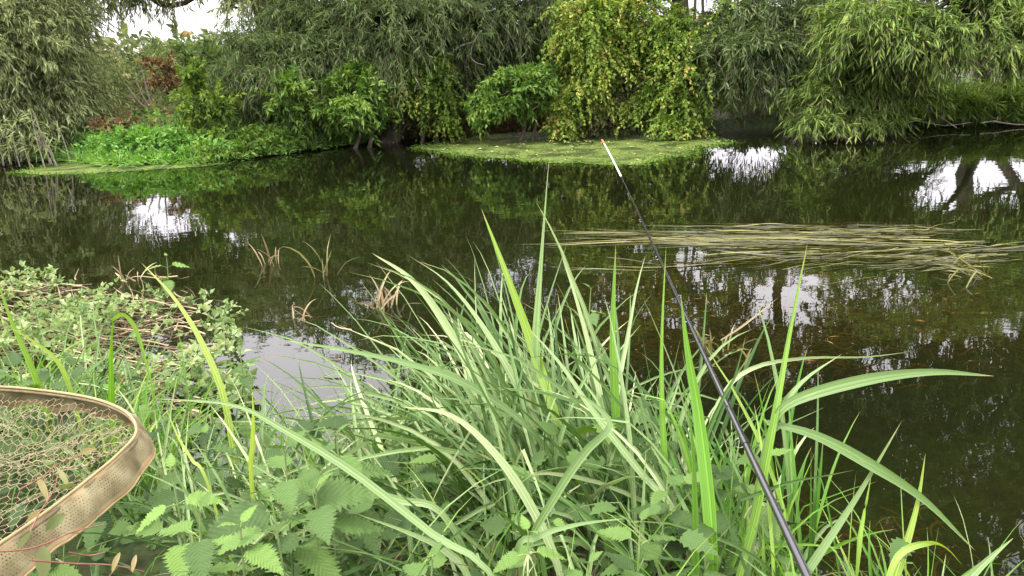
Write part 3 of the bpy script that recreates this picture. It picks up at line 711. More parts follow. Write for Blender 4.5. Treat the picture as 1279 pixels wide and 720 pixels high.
# vine-clad column and mound
VG = 'yellow-green vines hung over the bank'
def vine(label, u, Yd, blobs, seed, n_tr=2, mat='vine', tint=.5, cat='vine', name='climbing_vine', leaf=(.075, .05), length=.5, k=20, hang=.35, group=VG):
    fb = foot(u, Yd)
    top = max((b_[0] for b_ in blobs), key=lambda c: c[2])
    tr = [([fb + (dx, 0, 0), (fb + top) / 2 + (dx * .6 + .1, .1, 0), top + (dx * .3, .1, 0)], .05, .02) for dx in (0, .35)[:n_tr]]
    tree(name, label, cat, mat, fb, blobs, tr, seed, leaf=leaf, length=length, k=k, droop=.7 if name == 'climbing_vine' else .3, hang=hang, tint=tint, group=group, limb_r=.02, twig=False, ts=.17, spread=1.0)
vine('bright yellow-green vine column hanging just left of the mown-looking weed raft end', 740, 13.4,
     [(G(735, 30, 13.2), (.55, .5, .6), 330, .1), (G(745, 75, 13.2), (.5, .45, .5), 260, .15), (G(715, 115, 13.2), (.3, .35, .5), 170, .1), (G(700, 150, 13.1), (.14, .2, .25), 50, .1), (G(790, 25, 13.4), (.5, .5, .7), 240, .25), (G(760, -60, 13.6), (.9, .6, .9), 260, .3)], 31, tint=.58)
vine('tallest lime and yellow vine curtain right of the weed raft', 850, 13.2,
     [(G(850, 100, 13.0), (.5, .45, .6), 420, .05), (G(840, 150, 12.9), (.45, .35, .22), 200, .05), (G(845, 45, 13.2), (.6, .5, .5), 300, .15), (G(905, 15, 13.4), (.65, .5, .4), 230, .2), (G(800, 140, 13.1), (.35, .3, .22), 140, .1), (G(870, -60, 13.6), (.9, .6, .9), 220, .4)], 32, tint=.5)
vine('dull brown and green tangle between the two yellow vine curtains', 775, 13.7,
     [(G(780, 110, 13.6), (.45, .4, .5), 240, .15), (G(740, 140, 13.5), (.4, .35, .3), 180, .1), (G(770, 70, 13.8), (.5, .4, .4), 160, .2)], 33, mat='bush_dull', tint=.62)
vine('yellowing hanging creeper in front of the dark hollow', 520, 13.7,
     [(G(503, 98, 13.4), (.22, .3, .38), 110, .1), (G(548, 102, 13.4), (.28, .3, .32), 120, .2), (G(530, 70, 13.6), (.5, .4, .3), 140, .25), (G(560, 146, 13.5), (.18, .3, .15), 40, .2)], 34, mat='vine', tint=.42)
BG = 'bright green bushes on the far bank'
vine('bright green bush beside the hollow, right of the herb bank', 430, 13.1, [(G(442, 124, 12.9), (.36, .4, .40), 230, .2), (G(395, 138, 13.3), (.34, .4, .2), 110, .25), (G(365, 118, 13.6), (.34, .4, .28), 90, .3), (G(455, 100, 13.2), (.25, .3, .3), 90, .2)], 41, mat='bush', tint=.62, cat='bush', name='bush', leaf=(.12, .05), length=.4, group=BG)
vine('round green bush overhanging the back of the weed raft', 630, 13.3, [(G(640, 112, 13.0), (.42, .4, .26), 240, .08), (G(608, 130, 12.9), (.28, .35, .14), 90, .1), (G(665, 105, 13.1), (.3, .35, .25), 110, .1)], 42, mat='bush', tint=.55, cat='bush', name='bush', leaf=(.12, .05), length=.35, group=BG)
vine('upright yellow-green sapling on the tip of the herb bank', 250, 13.7, [(G(246, 125, 13.6), (.17, .2, .5), 90, .2), (G(254, 172, 13.5), (.26, .2, .22), 80, .1), (G(272, 125, 13.6), (.25, .2, .25), 40, .3)], 43, n_tr=1, mat='vine', tint=.35, cat='sapling', name='sapling', leaf=(.10, .04), length=.3, group=BG)
vine('rust-brown leafed shrub under the sky gap', 208, 19, [(G(204, 92, 18.5), (.26, .3, .36), 34, .2)], 44, n_tr=1, mat='scrub', tint=.5, cat='shrub', name='shrub', leaf=(.14, .06), length=.4, group=None)
vine('red-brown withered dock clump on the left bank', 150, 14.5, [(G(150, 158, 13.9), (.26, .3, .14), 26, .1)], 45, n_tr=1, mat='scrub', tint=.25, cat='dock', name='dock_clump', leaf=(.12, .05), length=.3, group=None)

# pale bare branches under the sky gap and bare twigs in the willow
def bare(name, label, cat, strokes, mat='bark_pale'):
    """strokes: (points in (u, v, Y), r0, r1)"""
    P0 = G(*strokes[0][0][0])
    root = empty(name, P0, label, cat)
    bb = Buf()
    for pts, ra, rb in strokes:
        p = smooth_path([G(*q) for q in pts], 12)
        tube(bb, p, np.linspace(ra, rb, len(p)), 6)
    o = bb.build('branches', MAT[mat], root, smooth=True)
    return root
bare('dead_branch', 'pale bare branches spreading from the scrub under the sky gap', 'branch',
     [([(196, 142, 16), (178, 132, 15.9), (166, 118, 15.8), (158, 106, 15.8)], .03, .01), ([(190, 138, 16), (178, 120, 15.9), (170, 100, 15.9)], .025, .008), ([(194, 140, 16), (186, 122, 16), (180, 98, 16), (176, 84, 16)], .025, .008), ([(172, 125, 15.9), (160, 120, 15.9), (152, 116, 15.9)], .015, .006)])
bare('dead_branch', 'bare grey branch hooked down beside the vine column over the weed raft', 'branch',
     [([(694, 96, 13.3), (684, 110, 13.2), (678, 125, 13.1), (664, 138, 13.0), (648, 143, 13.0)], .022, .008), ([(690, 104, 13.3), (672, 106, 13.2)], .01, .004)])
bare('dead_branch', 'thin crooked twig hanging in the dark gap of the willow', 'branch',
     [([(602, 38, 13.4), (592, 52, 13.4), (588, 70, 13.4), (594, 78, 13.4), (606, 82, 13.4)], .014, .006), ([(592, 52, 13.4), (575, 58, 13.4), (562, 68, 13.4)], .01, .005)])
bare('dead_branch', 'bare twigs dipping into the water under the pale willow', 'branch',
     [([(1130, 120, 12.3), (1110, 138, 12.0), (1120, 155, 11.8), (1150, 150, 11.6)], .014, .006), ([(1095, 130, 12.0), (1102, 150, 11.8), (1108, 168, 11.5)], .014, .006), ([(1108, 145, 11.9), (1090, 150, 11.8), (1075, 160, 11.6)], .012, .005), ([(1150, 130, 12.2), (1180, 150, 12.0), (1195, 160, 11.8)], .012, .005)])
bare('driftwood', 'grey driftwood tangle lying along the far bank at the right edge', 'driftwood',
     [([(1172, 150, 13.2), (1205, 146, 13.3), (1240, 149, 13.4), (1270, 143, 13.6), (1310, 146, 13.8)], .03, .012), ([(1190, 142, 13.8), (1215, 147, 13.6), (1260, 140, 14.0), (1290, 141, 14.2)], .02, .008), ([(1225, 154, 12.9), (1250, 149, 13.2), (1262, 138, 13.5)], .014, .005), ([(1150, 152, 13.0), (1180, 157, 12.8), (1215, 153, 12.9)], .012, .005), ([(1240, 152, 13.0), (1275, 156, 12.9), (1300, 150, 13.0)], .016, .006)])

# pale reed stems at the foot of the left tree
rg = np.random.default_rng(51)
rt = empty('reed_stand', foot(30, 13.2), 'pale grey upright reed stems at the far left waterside', 'reeds')
bb = Buf()
for q in range(26):
    a = np.array([at(rg.uniform(-60, 75), 200, 13.2)[0], rg.uniform(12.6, 13.6), 0.02])
    e = a + np.array([rg.normal(-.12, .14), rg.normal(0, .08), rg.uniform(.5, 1.05)])
    tube(bb, branch_path(rg, a, e, 3, .02), np.linspace(.011, .004, 6), 4)
bb.build('stems', MAT['bark_pale'], rt)
cb = Buf(); n = 90
O = np.stack([np.array([at(u, 200, 13.2)[0] for u in rg.uniform(-60, 75, n)]), rg.uniform(12.7, 13.6, n), rg.uniform(.2, .8, n)], -1)
sprays(cb, rg, O, unit(rg.normal(size=(n, 3)) + (0, 0, .8)), .35, 6, .2, .02, .5, .6)
cb.build('leaves', MAT['willow_grey'], rt)

# far wood on the horizon
rg = np.random.default_rng(61)
cb = Buf()
n = 5200
xx = rg.uniform(-75, 75, n); yy = 48 + rg.normal(0, 2.5, n) - np.abs(xx) * .1
top = 2.2 + .7 * np.sin(xx * .21) + .5 * np.sin(xx * .63 + 1)
zz = rg.random(n) ** .7 * top + .2
O = np.stack([xx, yy, zz], -1)
sprays(cb, rg, O, unit(rg.normal(size=(n, 3)) + (0, -.3, .3)), .9, 5, .75, .4, .2, .5)
tag(cb.build('distant_wood', MAT['bush_dull']), 'low distant wood closing the horizon beyond the far bank', 'wood', 'stuff')

# ------------------------------------------------------------------ undergrowth of the far bank
def field(name, mat, label, cat, U, n, dY, hz, leaf, length, tint, seed, k=7, edge=None, ts=.2):
    rg = np.random.default_rng(seed)
    u = rg.uniform(U[0], U[1], n)
    xl = np.array([onz(q, 190)[0] for q in U])
    x = rg.uniform(xl[0], xl[1], n)
    if edge is None: y = yfar(x) + rg.uniform(dY[0], dY[1], n)
    else: y = edge(x) + rg.uniform(dY[0], dY[1], n)
    base = np.maximum(ground_z(x, y), 0)
    P = np.stack([x, y, base], -1)
    hh = hz[0] + (hz[1] - hz[0]) * (.5 + .5 * clumpy(P, 2.2, seed)) * rg.uniform(.4, 1, n)
    P[:, 2] += hh * rg.random(n) ** .6
    cb = Buf()
    sprays(cb, rg, P, unit(rg.normal(size=(n, 3)) * .7 + (0, -.35, .7)), length * rg.uniform(.6, 1.2, n), k, leaf[0], leaf[1], .35, tint, ts, .8, .15)
    return tag(cb.build(name, MAT[mat]), label, cat, 'stuff')
field('waterside_herbs', 'herb', 'bright green herbs covering the low left bank down to the water', 'herbs', (105, 400), 3600, (-.15, 2.0), (.05, .5), (.09, .045), .22, .55, 71)
field('bank_herbs', 'bush', 'yellow-green herbs along the far bank beside the hollow', 'herbs', (290, 475), 2200, (-.25, 1.3), (.05, .45), (.10, .05), .25, .7, 72)
field('scrub_cover', 'bush_dull', 'tawny scrub and dry herbs on the slope of the left bank', 'scrub', (60, 360), 2400, (1.2, 4.5), (.1, .55), (.12, .05), .35, .68, 73)
field('left_bank_cover', 'bush_dull', 'dull green waterside growth under the left willow', 'scrub', (-250, 110), 1500, (.2, 3), (.05, .45), (.12, .04), .3, .5, 74)
field('root_litter', 'scrub', 'brown roots and leaf litter at the foot of the far bank', 'leaf litter', (470, 900), 1300, (-.05, .6), (.0, .16), (.08, .03), .15, .25, 75, ts=.12)
field('scrub_cover', 'bush_dull', 'low scrub on the ground behind the right-hand willow', 'undergrowth', (1010, 1500), 900, (.3, 2.5), (.0, .3), (.12, .05), .25, .35, 78, ts=.12)
field('dark_cover', 'bush_dull', 'shaded low growth under the trees behind the vines', 'undergrowth', (470, 880), 900, (.8, 3.5), (.0, .2), (.12, .05), .25, .2, 76, ts=.12)
field('spit_grass', 'herb', 'pale tufted grass along the water edge of the low left bank', 'grass', (90, 430), 700, (-.35, .2), (.0, .18), (.20, .014), .15, .8, 79)
field('raft_grass', 'herb', 'short bright grass along the back edge of the weed raft', 'grass', (690, 900), 420, (-.9, .05), (.0, .1), (.14, .014), .12, .6, 77)

# ------------------------------------------------------------------ floating weed rafts
def raft(name, outline, label, z, mat, seed, wob=.05):
    rg = np.random.default_rng(seed)
    P = np.array([onz(u, v)[:2] for u, v in outline])
    Pc = smooth_path(np.column_stack([np.vstack([P, P[:1]]), np.zeros(len(P) + 1)]), 120)[:-1, :2]
    c = Pc.mean(0)
    dd = Pc - c
    ang = np.arange(len(Pc))
    Pc = c + dd * (1 + wob * np.sin(ang * .9 + seed) * np.sin(ang * .37) + rg.normal(0, wob * .25, len(Pc)))[:, None]
    rings = np.linspace(0, 1, 9)
    V = np.array([np.column_stack([c + (Pc - c) * r, np.full(len(Pc), z - .002) + (.012 * (1 - r ** 6))]) for r in rings[1:]])
    m = len(Pc)
    V = V.reshape(-1, 3)
    V[:, 2] += .004 * clumpy(V, 12)
    V = np.vstack([V, [[c[0], c[1], z + .012]]])
    Q = []
    for r_ in range(len(rings) - 2):
        for j in range(m): Q.append([r_ * m + j, r_ * m + (j + 1) % m, (r_ + 1) * m + (j + 1) % m, (r_ + 1) * m + j])
    for j in range(0, m, 2): Q.append([len(V) - 1, j, (j + 1) % m, (j + 2) % m])
    bb = Buf(); bb.add(V, Q)
    return tag(bb.build(name, MAT[mat], smooth=True), label, 'duckweed', 'stuff'), Pc
_, R1 = raft('duckweed_raft', [(522, 184), (560, 192), (620, 198), (700, 204), (790, 206), (840, 197), (880, 186), (905, 178), (870, 171), (800, 165), (700, 160), (640, 160), (590, 172)], 'broad green duckweed raft with yellow fallen leaves before the vines', .006, 'duckweed', 81)
_, R2 = raft('duckweed_tongue', [(18, 216), (60, 219), (130, 216), (215, 211), (280, 204), (200, 198), (120, 198), (60, 208)], 'pale green duckweed tongue at the tip of the left bank', .006, 'duckweed', 82, .02)
rg = np.random.default_rng(83)
def inside(P, poly):
    x, y = P[:, 0], P[:, 1]; c = np.zeros(len(P), bool); j = len(poly) - 1
    for i in range(len(poly)):
        xi, yi = poly[i]; xj, yj = poly[j]
        cnd = ((yi > y) != (yj > y)) & (x < (xj - xi) * (y - yi) / (yj - yi + 1e-12) + xi)
        c ^= cnd; j = i
    return c
P = np.column_stack([rg.uniform(R1[:, 0].min(), R1[:, 0].max(), 900), rg.uniform(R1[:, 1].min(), R1[:, 1].max(), 900)])
P = P[inside(P, R1)][:230]
cb = Buf(); n = len(P)
leaf_quads(cb, np.column_stack([P, np.full(n, .03)]), unit(np.column_stack([rg.normal(size=(n, 2)), rg.normal(0, .1, n)])), unit(np.column_stack([rg.normal(0, .2, (n, 2)), np.ones(n)])), rg.uniform(.05, .11, n), rg.uniform(.015, .04, n), rg.uniform(.5, 1, n))
tag(cb.build('fallen_leaves', MAT['dry']), 'yellow fallen leaves scattered on the duckweed raft', 'leaves', 'stuff')
# tufts floating on the raft
cb = Buf(); P = np.column_stack([rg.uniform(R1[:, 0].min(), R1[:, 0].max(), 4000), rg.uniform(R1[:, 1].min(), R1[:, 1].max(), 4000)])
P = P[inside(P, R1)]
for RR, q in ((R1, 2600), (R2, 900)):
    pp_ = RR[rg.integers(0, len(RR), q)] + rg.normal(0, .09, (q, 2)); P = np.vstack([P, pp_])
n = len(P)
leaf_quads(cb, np.column_stack([P, np.full(n, .012)]), unit(rg.normal(size=(n, 3)) * (1, 1, .35) + (0, 0, .25)), unit(rg.normal(size=(n, 3)) * .5 + (0, 0, 1)), rg.uniform(.02, .07, n), rg.uniform(.012, .03, n), rg.uniform(0, .9, n))
tag(cb.build('raft_plants', MAT['bush']), 'tiny floating plants roughening the duckweed raft', 'water plants', 'stuff')

# long strap weed drawn out by the current, right
rg = np.random.default_rng(91)
def strands(name, label, cat, segs, mat, seed, z=(.0, .012)):
    """segs: ((u,v) root, (u,v) tip, spread m, count, width)"""
    rg = np.random.default_rng(seed)
    bb = Buf()
    for (a, e, sp, n, wd) in segs:
        A = onz(*a); E = onz(*e)
        L = np.linalg.norm(E - A); dv = (E - A) / L; pv = np.array([-dv[1], dv[0], 0])
        t = np.linspace(0, 1, 14)
        off0 = rg.normal(0, sp * .45, n); off1 = off0 * 1.3 + rg.normal(0, sp * .5, n)
        s0 = rg.uniform(-.1, .55, n); ln = rg.uniform(.35, .9, n)
        tt = s0[:, None] + ln[:, None] * t[None, :]
        amp = rg.normal(0, .05, (n, 1)); ph = rg.uniform(0, 6, (n, 1))
        o = off0[:, None] + (off1 - off0)[:, None] * t + amp * np.sin(t * 4 + ph) + rg.normal(0, .20, (n, 1)) * (tt - .5) * L * .5
        P = A + dv * (tt * L)[..., None] + pv * o[..., None]
        lift = rg.uniform(z[0], z[1], (n, 1)); dip = rg.uniform(-.05, .01, (n, 1)) * (rg.random((n, 1)) < .35)
        P[..., 2] = lift + dip * np.sin(t * 3.14) + .006 * np.sin(t * 9 + ph)
        ribbons(bb, P, rg.uniform(.6, 1.2, n) * wd, rg, rg.random(n) ** 1.4, fold=.12, twist=.5, face=(0, 0, 1.5))
    return tag(bb.build(name, MAT[mat]), label, cat, 'stuff')
strands('floating_weed', 'long olive strap weed trailing on the current right of centre', 'water weed',
        [((1200, 302), (800, 299), .34, 170, .015), ((1080, 293), (770, 296), .2, 100, .014), ((1130, 285), (840, 283), .10, 44, .013), ((1100, 312), (880, 328), .26, 90, .011), ((1270, 322), (1040, 334), .2, 80, .011),
         ((1200, 288), (960, 300), .24, 60, .010), ((1300, 308), (1130, 314), .14, 40, .010), ((940, 330), (720, 330), .14, 18, .008), ((900, 300), (740, 298), .16, 30, .009)], 'weed', 92, z=(-.014, .016))
def weed_bed(name, label, patches, mat, seed, z):
    rg = np.random.default_rng(seed); bb = Buf()
    for ((u, v), (rx, ry), n) in patches:
        c = onz(u, v); P = c + rg.normal(size=(n, 3)) * (rx, ry, 0) * .5
        P = P[clumpy(P, 5, seed) > -.35]; n_ = len(P)
        t = np.linspace(0, 1, 7); a = rg.normal(3.0, .7, (n_, 1)); L = rg.uniform(.05, .22, (n_, 1))
        an = a + rg.normal(0, 1.2, (n_, 1)) * t
        D = np.stack([np.cos(an) * L / 6, np.sin(an) * L / 6, np.zeros_like(an)], -1); D[:, 0] = 0
        W = P[:, None, :] + np.cumsum(D, axis=1); W[..., 2] = rg.uniform(z[0], z[1], (n_, 1)) + .006 * np.sin(t * 5)
        ribbons(bb, W, rg.uniform(.003, .009, n_), rg, np.clip(rg.normal(.4, .25, n_), 0, 1), fold=.1, twist=.6, face=(0, 0, 1.5))
    return tag(bb.build(name, MAT[mat]), label, 'water weed', 'stuff')
weed_bed('sunken_weed', 'brown fine-leaved weed bed sunk just under the surface right of centre', [((960, 360), (1.3, .45), 3600), ((900, 400), (.8, .5), 2200), ((1060, 385), (1.2, .5), 2600), ((860, 350), (.6, .3), 800), ((960, 440), (.7, .4), 1200), ((1180, 400), (1.0, .5), 1200), ((1080, 670), (.3, .15), 180)], 'brown_weed', 93, (-.05, -.006))

# ------------------------------------------------------------------ near bank: left shelf
rg = np.random.default_rng(101)
n = 3600
P = np.column_stack([rg.uniform(-4.6, -.95, n), rg.uniform(2.7, 5.5, n)])
gz = ground_z(P[:, 0], P[:, 1]); keep = (gz > -.10)
edge = 1 - sstep(4.6, 5.4, P[:, 1] + .3 * np.sin(P[:, 0] * 2.3))
keep &= (P[:, 0] / P[:, 1] < -.38) | (P[:, 1] < 2.9)
keep &= rg.random(n) < (.10 + .9 * (clumpy(np.column_stack([P, np.zeros(n)]), 3.0, 2) > .0)) * (.35 + .65 * edge)
P = P[keep]; gz = gz[keep]; n = len(P)
cb = Buf()
O = np.column_stack([P, np.maximum(gz, 0) + .01 + rg.random(n) ** 1.8 * .13])
sprays(cb, rg, O, unit(rg.normal(size=(n, 3)) * .6 + (0, -.2, .9)), rg.uniform(.05, .14, n), 6, .045, .032, .3, .55, .2, 1.0, .0)
tag(cb.build('water_cress', MAT['cress']), 'pale green cress matted over the muddy left shelf', 'cress', 'stuff')
# dead stems
bb = Buf()
for q in range(2600):
    x = rg.uniform(-4.4, -.6); y = rg.uniform(2.9, 5.4)
    if x / y > -.43 and rg.random() < .97: continue
    if ground_z(x, y) < -.2 and rg.random() < .9: continue
    a = np.array([x, y, .02 + rg.random() * .05]); an = rg.normal(2.9, .6); L = rg.uniform(.06, .45) * rg.uniform(.5, 1)
    e = a + np.array([math.cos(an) * L, math.sin(an) * L * .6, rg.normal(.0, .04)])
    e[2] = max(e[2], .012)
    tube(bb, branch_path(rg, a, e, 3, .09), np.linspace(.006, .002, 6) * rg.uniform(.5, 1.3), 4, rg.random() ** 1.6)
tag(bb.build('dead_stems', MAT['dry']), 'brown dead stems strewn over the left shelf and its edge', 'dead stems', 'stuff')

def tuft(name, label, cat, root, n, L, wd, head, hs_, tilt, bend, mat, seed, tint=.5, group=None, ts=.2, spread=.08, part='leaves', face=None):
    rg = np.random.default_rng(seed)
    rt = np.asarray(root, float)
    e = empty(name, rt, label, cat, group)
    R = rt + np.column_stack([rg.normal(0, spread, n), rg.normal(0, spread, n), np.full(n, -.02)])
    pth = arc_paths(R, rg.normal(head, hs_, n), np.abs(rg.normal(tilt, .18, n)), rg.normal(bend, .35, n), rg.uniform(.55, 1.1, n) * L, rg)
    bb = Buf(); ribbons(bb, pth, rg.uniform(.7, 1.25, n) * wd, rg, rg.normal(tint, ts, n), face=face)
    bb.build(part, MAT[mat], e)
    return e
TG = 'broken dry tufts at the edge of the left shelf'
for i_, (u, v, n, L, mt, lab) in enumerate([
        (160, 352, 6, .22, 'dry', 'tuft of cut pale stems standing on the back edge of the left shelf'),
        (480, 385, 14, .28, 'dry', 'brown dead tuft in the water behind the tallest reeds'),
        (410, 345, 8, .36, 'weed', 'thin tuft leaning right out of the water between the shelf and the reeds'),
        (375, 400, 5, .2, 'dry', 'sparse dead tuft standing in the bright water patch'),
        (340, 330, 8, .25, 'dry', 'dry tuft at the outer right tip of the left shelf'),
        (1235, 345, 16, .5, 'weed', 'straggling green tuft floating at the right edge beyond the strap weed'),
        (905, 445, 22, .2, 'weed', 'small yellow-green tuft in the water beside the black rod')]):
    r_ = onz(u, v)
    tuft('dry_tuft' if mt == 'dry' else 'water_tuft', lab, 'tuft', r_, n, L, .012, 1.6 if i_ != 5 else 3.3, 1.3 if i_ != 5 else .5, .35 if i_ != 5 else .9, .9, mt, 120 + i_, .6, TG if i_ < 5 else None, spread=.05)

# ------------------------------------------------------------------ nettles
def nettle_leaf(nrow=14):
    """serrated heart-shaped leaf, unit length along +Y, faces +Z; arching and folded"""
    t = np.linspace(0, 1, nrow * 2 + 1)
    wd = .34 * np.sin(np.pi * np.clip(t, 0, 1) ** .62) ** .85 * (1 - .25 * t)
    wd[0] = .05
    tooth = np.where(np.arange(len(t)) % 2 == 1, 1.17, .80); tooth[-1] = 1; wd = wd * tooth; wd[-1] = .0
    yoff = np.where(np.arange(len(t)) % 2 == 1, .018, 0)
    V = []; U = []
    for i_, tt in enumerate(t):
        for sx in (-1, -.5, 0, .5, 1):
            x = sx * wd[i_]
            y = tt + (abs(sx) == 1) * yoff[i_] - .05 * abs(sx) * (1 - tt)
            z = .30 * abs(x) - .22 * tt ** 2 - .5 * x * x + .02 * math.sin(tt * 30) * abs(sx)
            V.append((x, y, z)); U.append((.5 + x / .8, tt))
    Q = []
    for i_ in range(len(t) - 1):
        for j in range(4): Q.append((i_ * 5 + j, i_ * 5 + j + 1, i_ * 5 + j + 6, i_ * 5 + j + 5))
    return np.array(V), np.array(Q), np.array(U)
NL = nettle_leaf()
NLs = nettle_leaf(6)
def put_leaf(buf, P, D, up, L, tint, tpl=NL):
    D = unit(D); S = unit(np.cross(D, up)); N = np.cross(S, D)
    V, Q, U = tpl
    buf.add(P + L * (V[:, :1] * S + V[:, 1:2] * D + V[:, 2:3] * N), Q, tint, U + np.random.default_rng(int(abs(P[0]) * 1e4)).integers(0, 9, 2) * np.array([0, 0]))
def nettle(label, top, seed, h=.5, leafL=.085, pairs=6, tint=.5, lean=(0, 0), flowers=False, group='nettles on the near bank'):
    """top: point of the growing tip; stem reaches down h"""
    rg = np.random.default_rng(seed)
    top = np.asarray(top, float)
    base = top + np.array([-lean[0], -lean[1], -h])
    e = empty('nettle', base, label, 'nettle', group)
    path = smooth_path([base, base + (top - base) * .5 + rg.normal(0, .012, 3), top], 10)
    sb = Buf(); tube(sb, path, np.linspace(.0035, .0018, 10), 5); sb2 = Buf(); lb = Buf(); fb = Buf()
    a0 = rg.uniform(0, 3.14)
    for k in range(pairs):
        f = k / pairs
        s = 1 - (f ** 1.15) * .85
        i_ = s * (len(path) - 1); p = path[int(i_)] + (path[min(int(i_) + 1, len(path) - 1)] - path[int(i_)]) * (i_ - int(i_))
        L = leafL * (.32 + .68 * min(1, f * 3.2)) * rg.uniform(.85, 1.15)
        for sgn in (0, math.pi):
            az = a0 + k * math.pi / 2 + sgn + rg.normal(0, .2)
            el = .55 - f * .75 + rg.normal(0, .15) if k else 1.0
            D = np.array([math.cos(az) * math.cos(el), math.sin(az) * math.cos(el), math.sin(el)])
            pet = L * .35
            tube(sb, np.array([p, p + D * pet * .5 + (0, 0, .002), p + D * pet]), .0011, 4)
            D2 = unit(D + (0, 0, -.45))
            put_leaf(lb, p + D * pet, D2, np.array([0, 0, 1.0]) + rg.normal(0, .18, 3), L, np.clip(tint + .16 * (k == 0) + .10 * (k == 1) + rg.normal(0, .12), 0, .88))
            if flowers and 0 < k < 4:
                for q in range(3):
                    d = unit(np.array([math.cos(az + 1), math.sin(az + 1), -.6]) + rg.normal(0, .4, 3))
                    tube(fb, smooth_path([p, p + d * .02, p + d * .035 + (0, 0, -.02)], 7), rg.uniform(.001, .0028, 7), 5, .9)
    sb.build('stem', MAT['stem'], e); lb.build('foliage', MAT['nettle'], e, smooth=True)
    if flowers: fb.build('blossom', MAT['cress'], e)
    return e
hero = [
    ('nettle with the largest toothed leaf hanging right of the net', (356, 566, 1.3), .5, .135, 6, .55, False),
    ('bright young nettle tip between the net and the largest nettle', (214, 590, 1.3), .45, .095, 5, .85, False),
    ('broad nettle pair below the largest toothed leaf', (340, 628, 1.18), .42, .115, 5, .6, False),
    ('nettle with spread leaves low between the net and the reeds', (250, 640, 1.18), .4, .10, 5, .55, False),
    ('nettle above the diagonal grey blade, left of the pale reeds', (420, 545, 1.45), .5, .11, 6, .5, False),
    ('drooping nettle just right of the largest one, leaf folded', (395, 612, 1.25), .4, .11, 5, .5, False),
    ('round-leaved nettle low at the bottom left of the reeds', (300, 660, 1.15), .35, .10, 5, .65, False),
    ('pale nettle with hanging catkins at the bottom centre', (660, 668, 1.18), .35, .085, 6, .7, True),
    ('nettle half hidden among the central reed blades', (590, 575, 1.75), .5, .085, 6, .55, False),
    ('shaded nettle behind the central reed stems', (535, 590, 1.8), .5, .08, 6, .4, False),
    ('flowering nettle tip where the broad arching reed leaves meet', (962, 535, 1.5), .62, .075, 5, .6, True),
    ('dark nettle pressed against the left side of the black rod', (885, 575, 1.5), .5, .08, 6, .35, False),
    ('nettle between the bright upright blades near the bottom', (835, 590, 1.45), .45, .08, 6, .5, False),
    ('broad nettle in the bottom right of the reed bed', (800, 655, 1.25), .4, .09, 6, .6, False),
    ('small nettle at the foot of the right-hand reeds', (880, 690, 1.25), .35, .07, 5, .5, False),
    ('nettle at the water edge beside the bright water patch', (440, 480, 2.2), .5, .085, 6, .55, False),
    ('nettle behind the net hoop among tall pale blades', (255, 545, 1.75), .45, .085, 6, .5, False),
    ('slim nettle in the shadow under the arching centre blades', (470, 655, 1.4), .4, .075, 6, .35, False),
    ('nettle in front of the cress at the shelf corner', (300, 440, 2.6), .45, .085, 6, .6, False),
    ('nettle at the base of the black rod, right side', (990, 690, 1.35), .35, .07, 5, .5, False),
    ('nettle standing on the shelf, left of the folded yellow blade', (90, 425, 3.2), .4, .09, 7, .65, False),
    ('lone pale sprig rising at the outer edge of the shelf', (208, 322, 4.7), .25, .11, 3, .7, False),
    ('leaning sprig with narrow leaves in the water behind the centre reeds', (738, 362, 2.9), .5, .09, 3, .55, False),
    ('nettle peeping over the bottom edge left of centre', (540, 700, 1.15), .3, .08, 5, .5, False),
    ('low dark nettle under the reeds right of the catkin nettle', (735, 705, 1.15), .3, .075, 5, .45, False),
]
for i_, (lab, (u, v, Yd), h, lL, pr, tn, fl) in enumerate(hero):
    nettle(lab, at(u, v, Yd), 200 + i_, h, lL, pr, tn, (.03, .02), fl)

# ------------------------------------------------------------------ near bank: undergrowth and grass as ground cover
rg = np.random.default_rng(301)
lb = Buf(); n = 0
NETX, NETY = -1.05, 1.35
while n < 1700:
    x = rg.uniform(-2.6, 1.6); y = rg.uniform(.85, 3.5)
    if y > ynear(x) - .05: continue
    if x > .55 and (rg.random() < .6 or y > 1.45): continue
    g = float(ground_z(x, y))
    hmax = .34 if not (x < -.6 and y < 1.9) else .26
    z = g + .03 + rg.random() ** 1.1 * hmax
    az = rg.uniform(0, 6.28); el = rg.normal(-.15, .35)
    D = np.array([math.cos(az) * math.cos(el), math.sin(az) * math.cos(el), math.sin(el)])
    put_leaf(lb, np.array([x, y, z]), D, np.array([0, -.2, 1.0]) + rg.normal(0, .3, 3), rg.uniform(.03, .09), np.clip(rg.normal(.36, .22), 0, 1), NLs); n += 1
tag(lb.build('undergrowth', MAT['nettle'], smooth=True), 'tangled small nettle leaves filling the near bank under the reeds', 'undergrowth', 'stuff')

def grass_mass(name, label, n, xr, yr, L, wd, head, hs_, tilt, bend, mat, seed, tint, ts=.2, cond=None, m=9):
    rg = np.random.default_rng(seed)
    x = rg.uniform(*xr, n); y = rg.uniform(*yr, n)
    k = y < ynear(x) + .08
    if cond is not None: k &= cond(x, y, rg)
    x, y = x[k], y[k]; n = len(x)
    R = np.column_stack([x, y, ground_z(x, y) - .02])
    LL = rg.uniform(.5, 1.15, n) * L
    LL = np.where((x < -.55) & (y < 1.95), LL * .45, LL)
    pth = arc_paths(R, rg.normal(head, hs_, n), np.abs(rg.normal(tilt, .2, n)), rg.normal(bend, .4, n), LL, rg, m)
    bb = Buf(); ribbons(bb, pth, rg.uniform(.6, 1.3, n) * wd, rg, rg.normal(tint, ts, n))
    return tag(bb.build(name, MAT[mat]), label, 'grass', 'stuff')
nonet = lambda x, y, rg: ~((x < -.62) & (y < 1.85)) | (rg.random(len(x)) < .35)
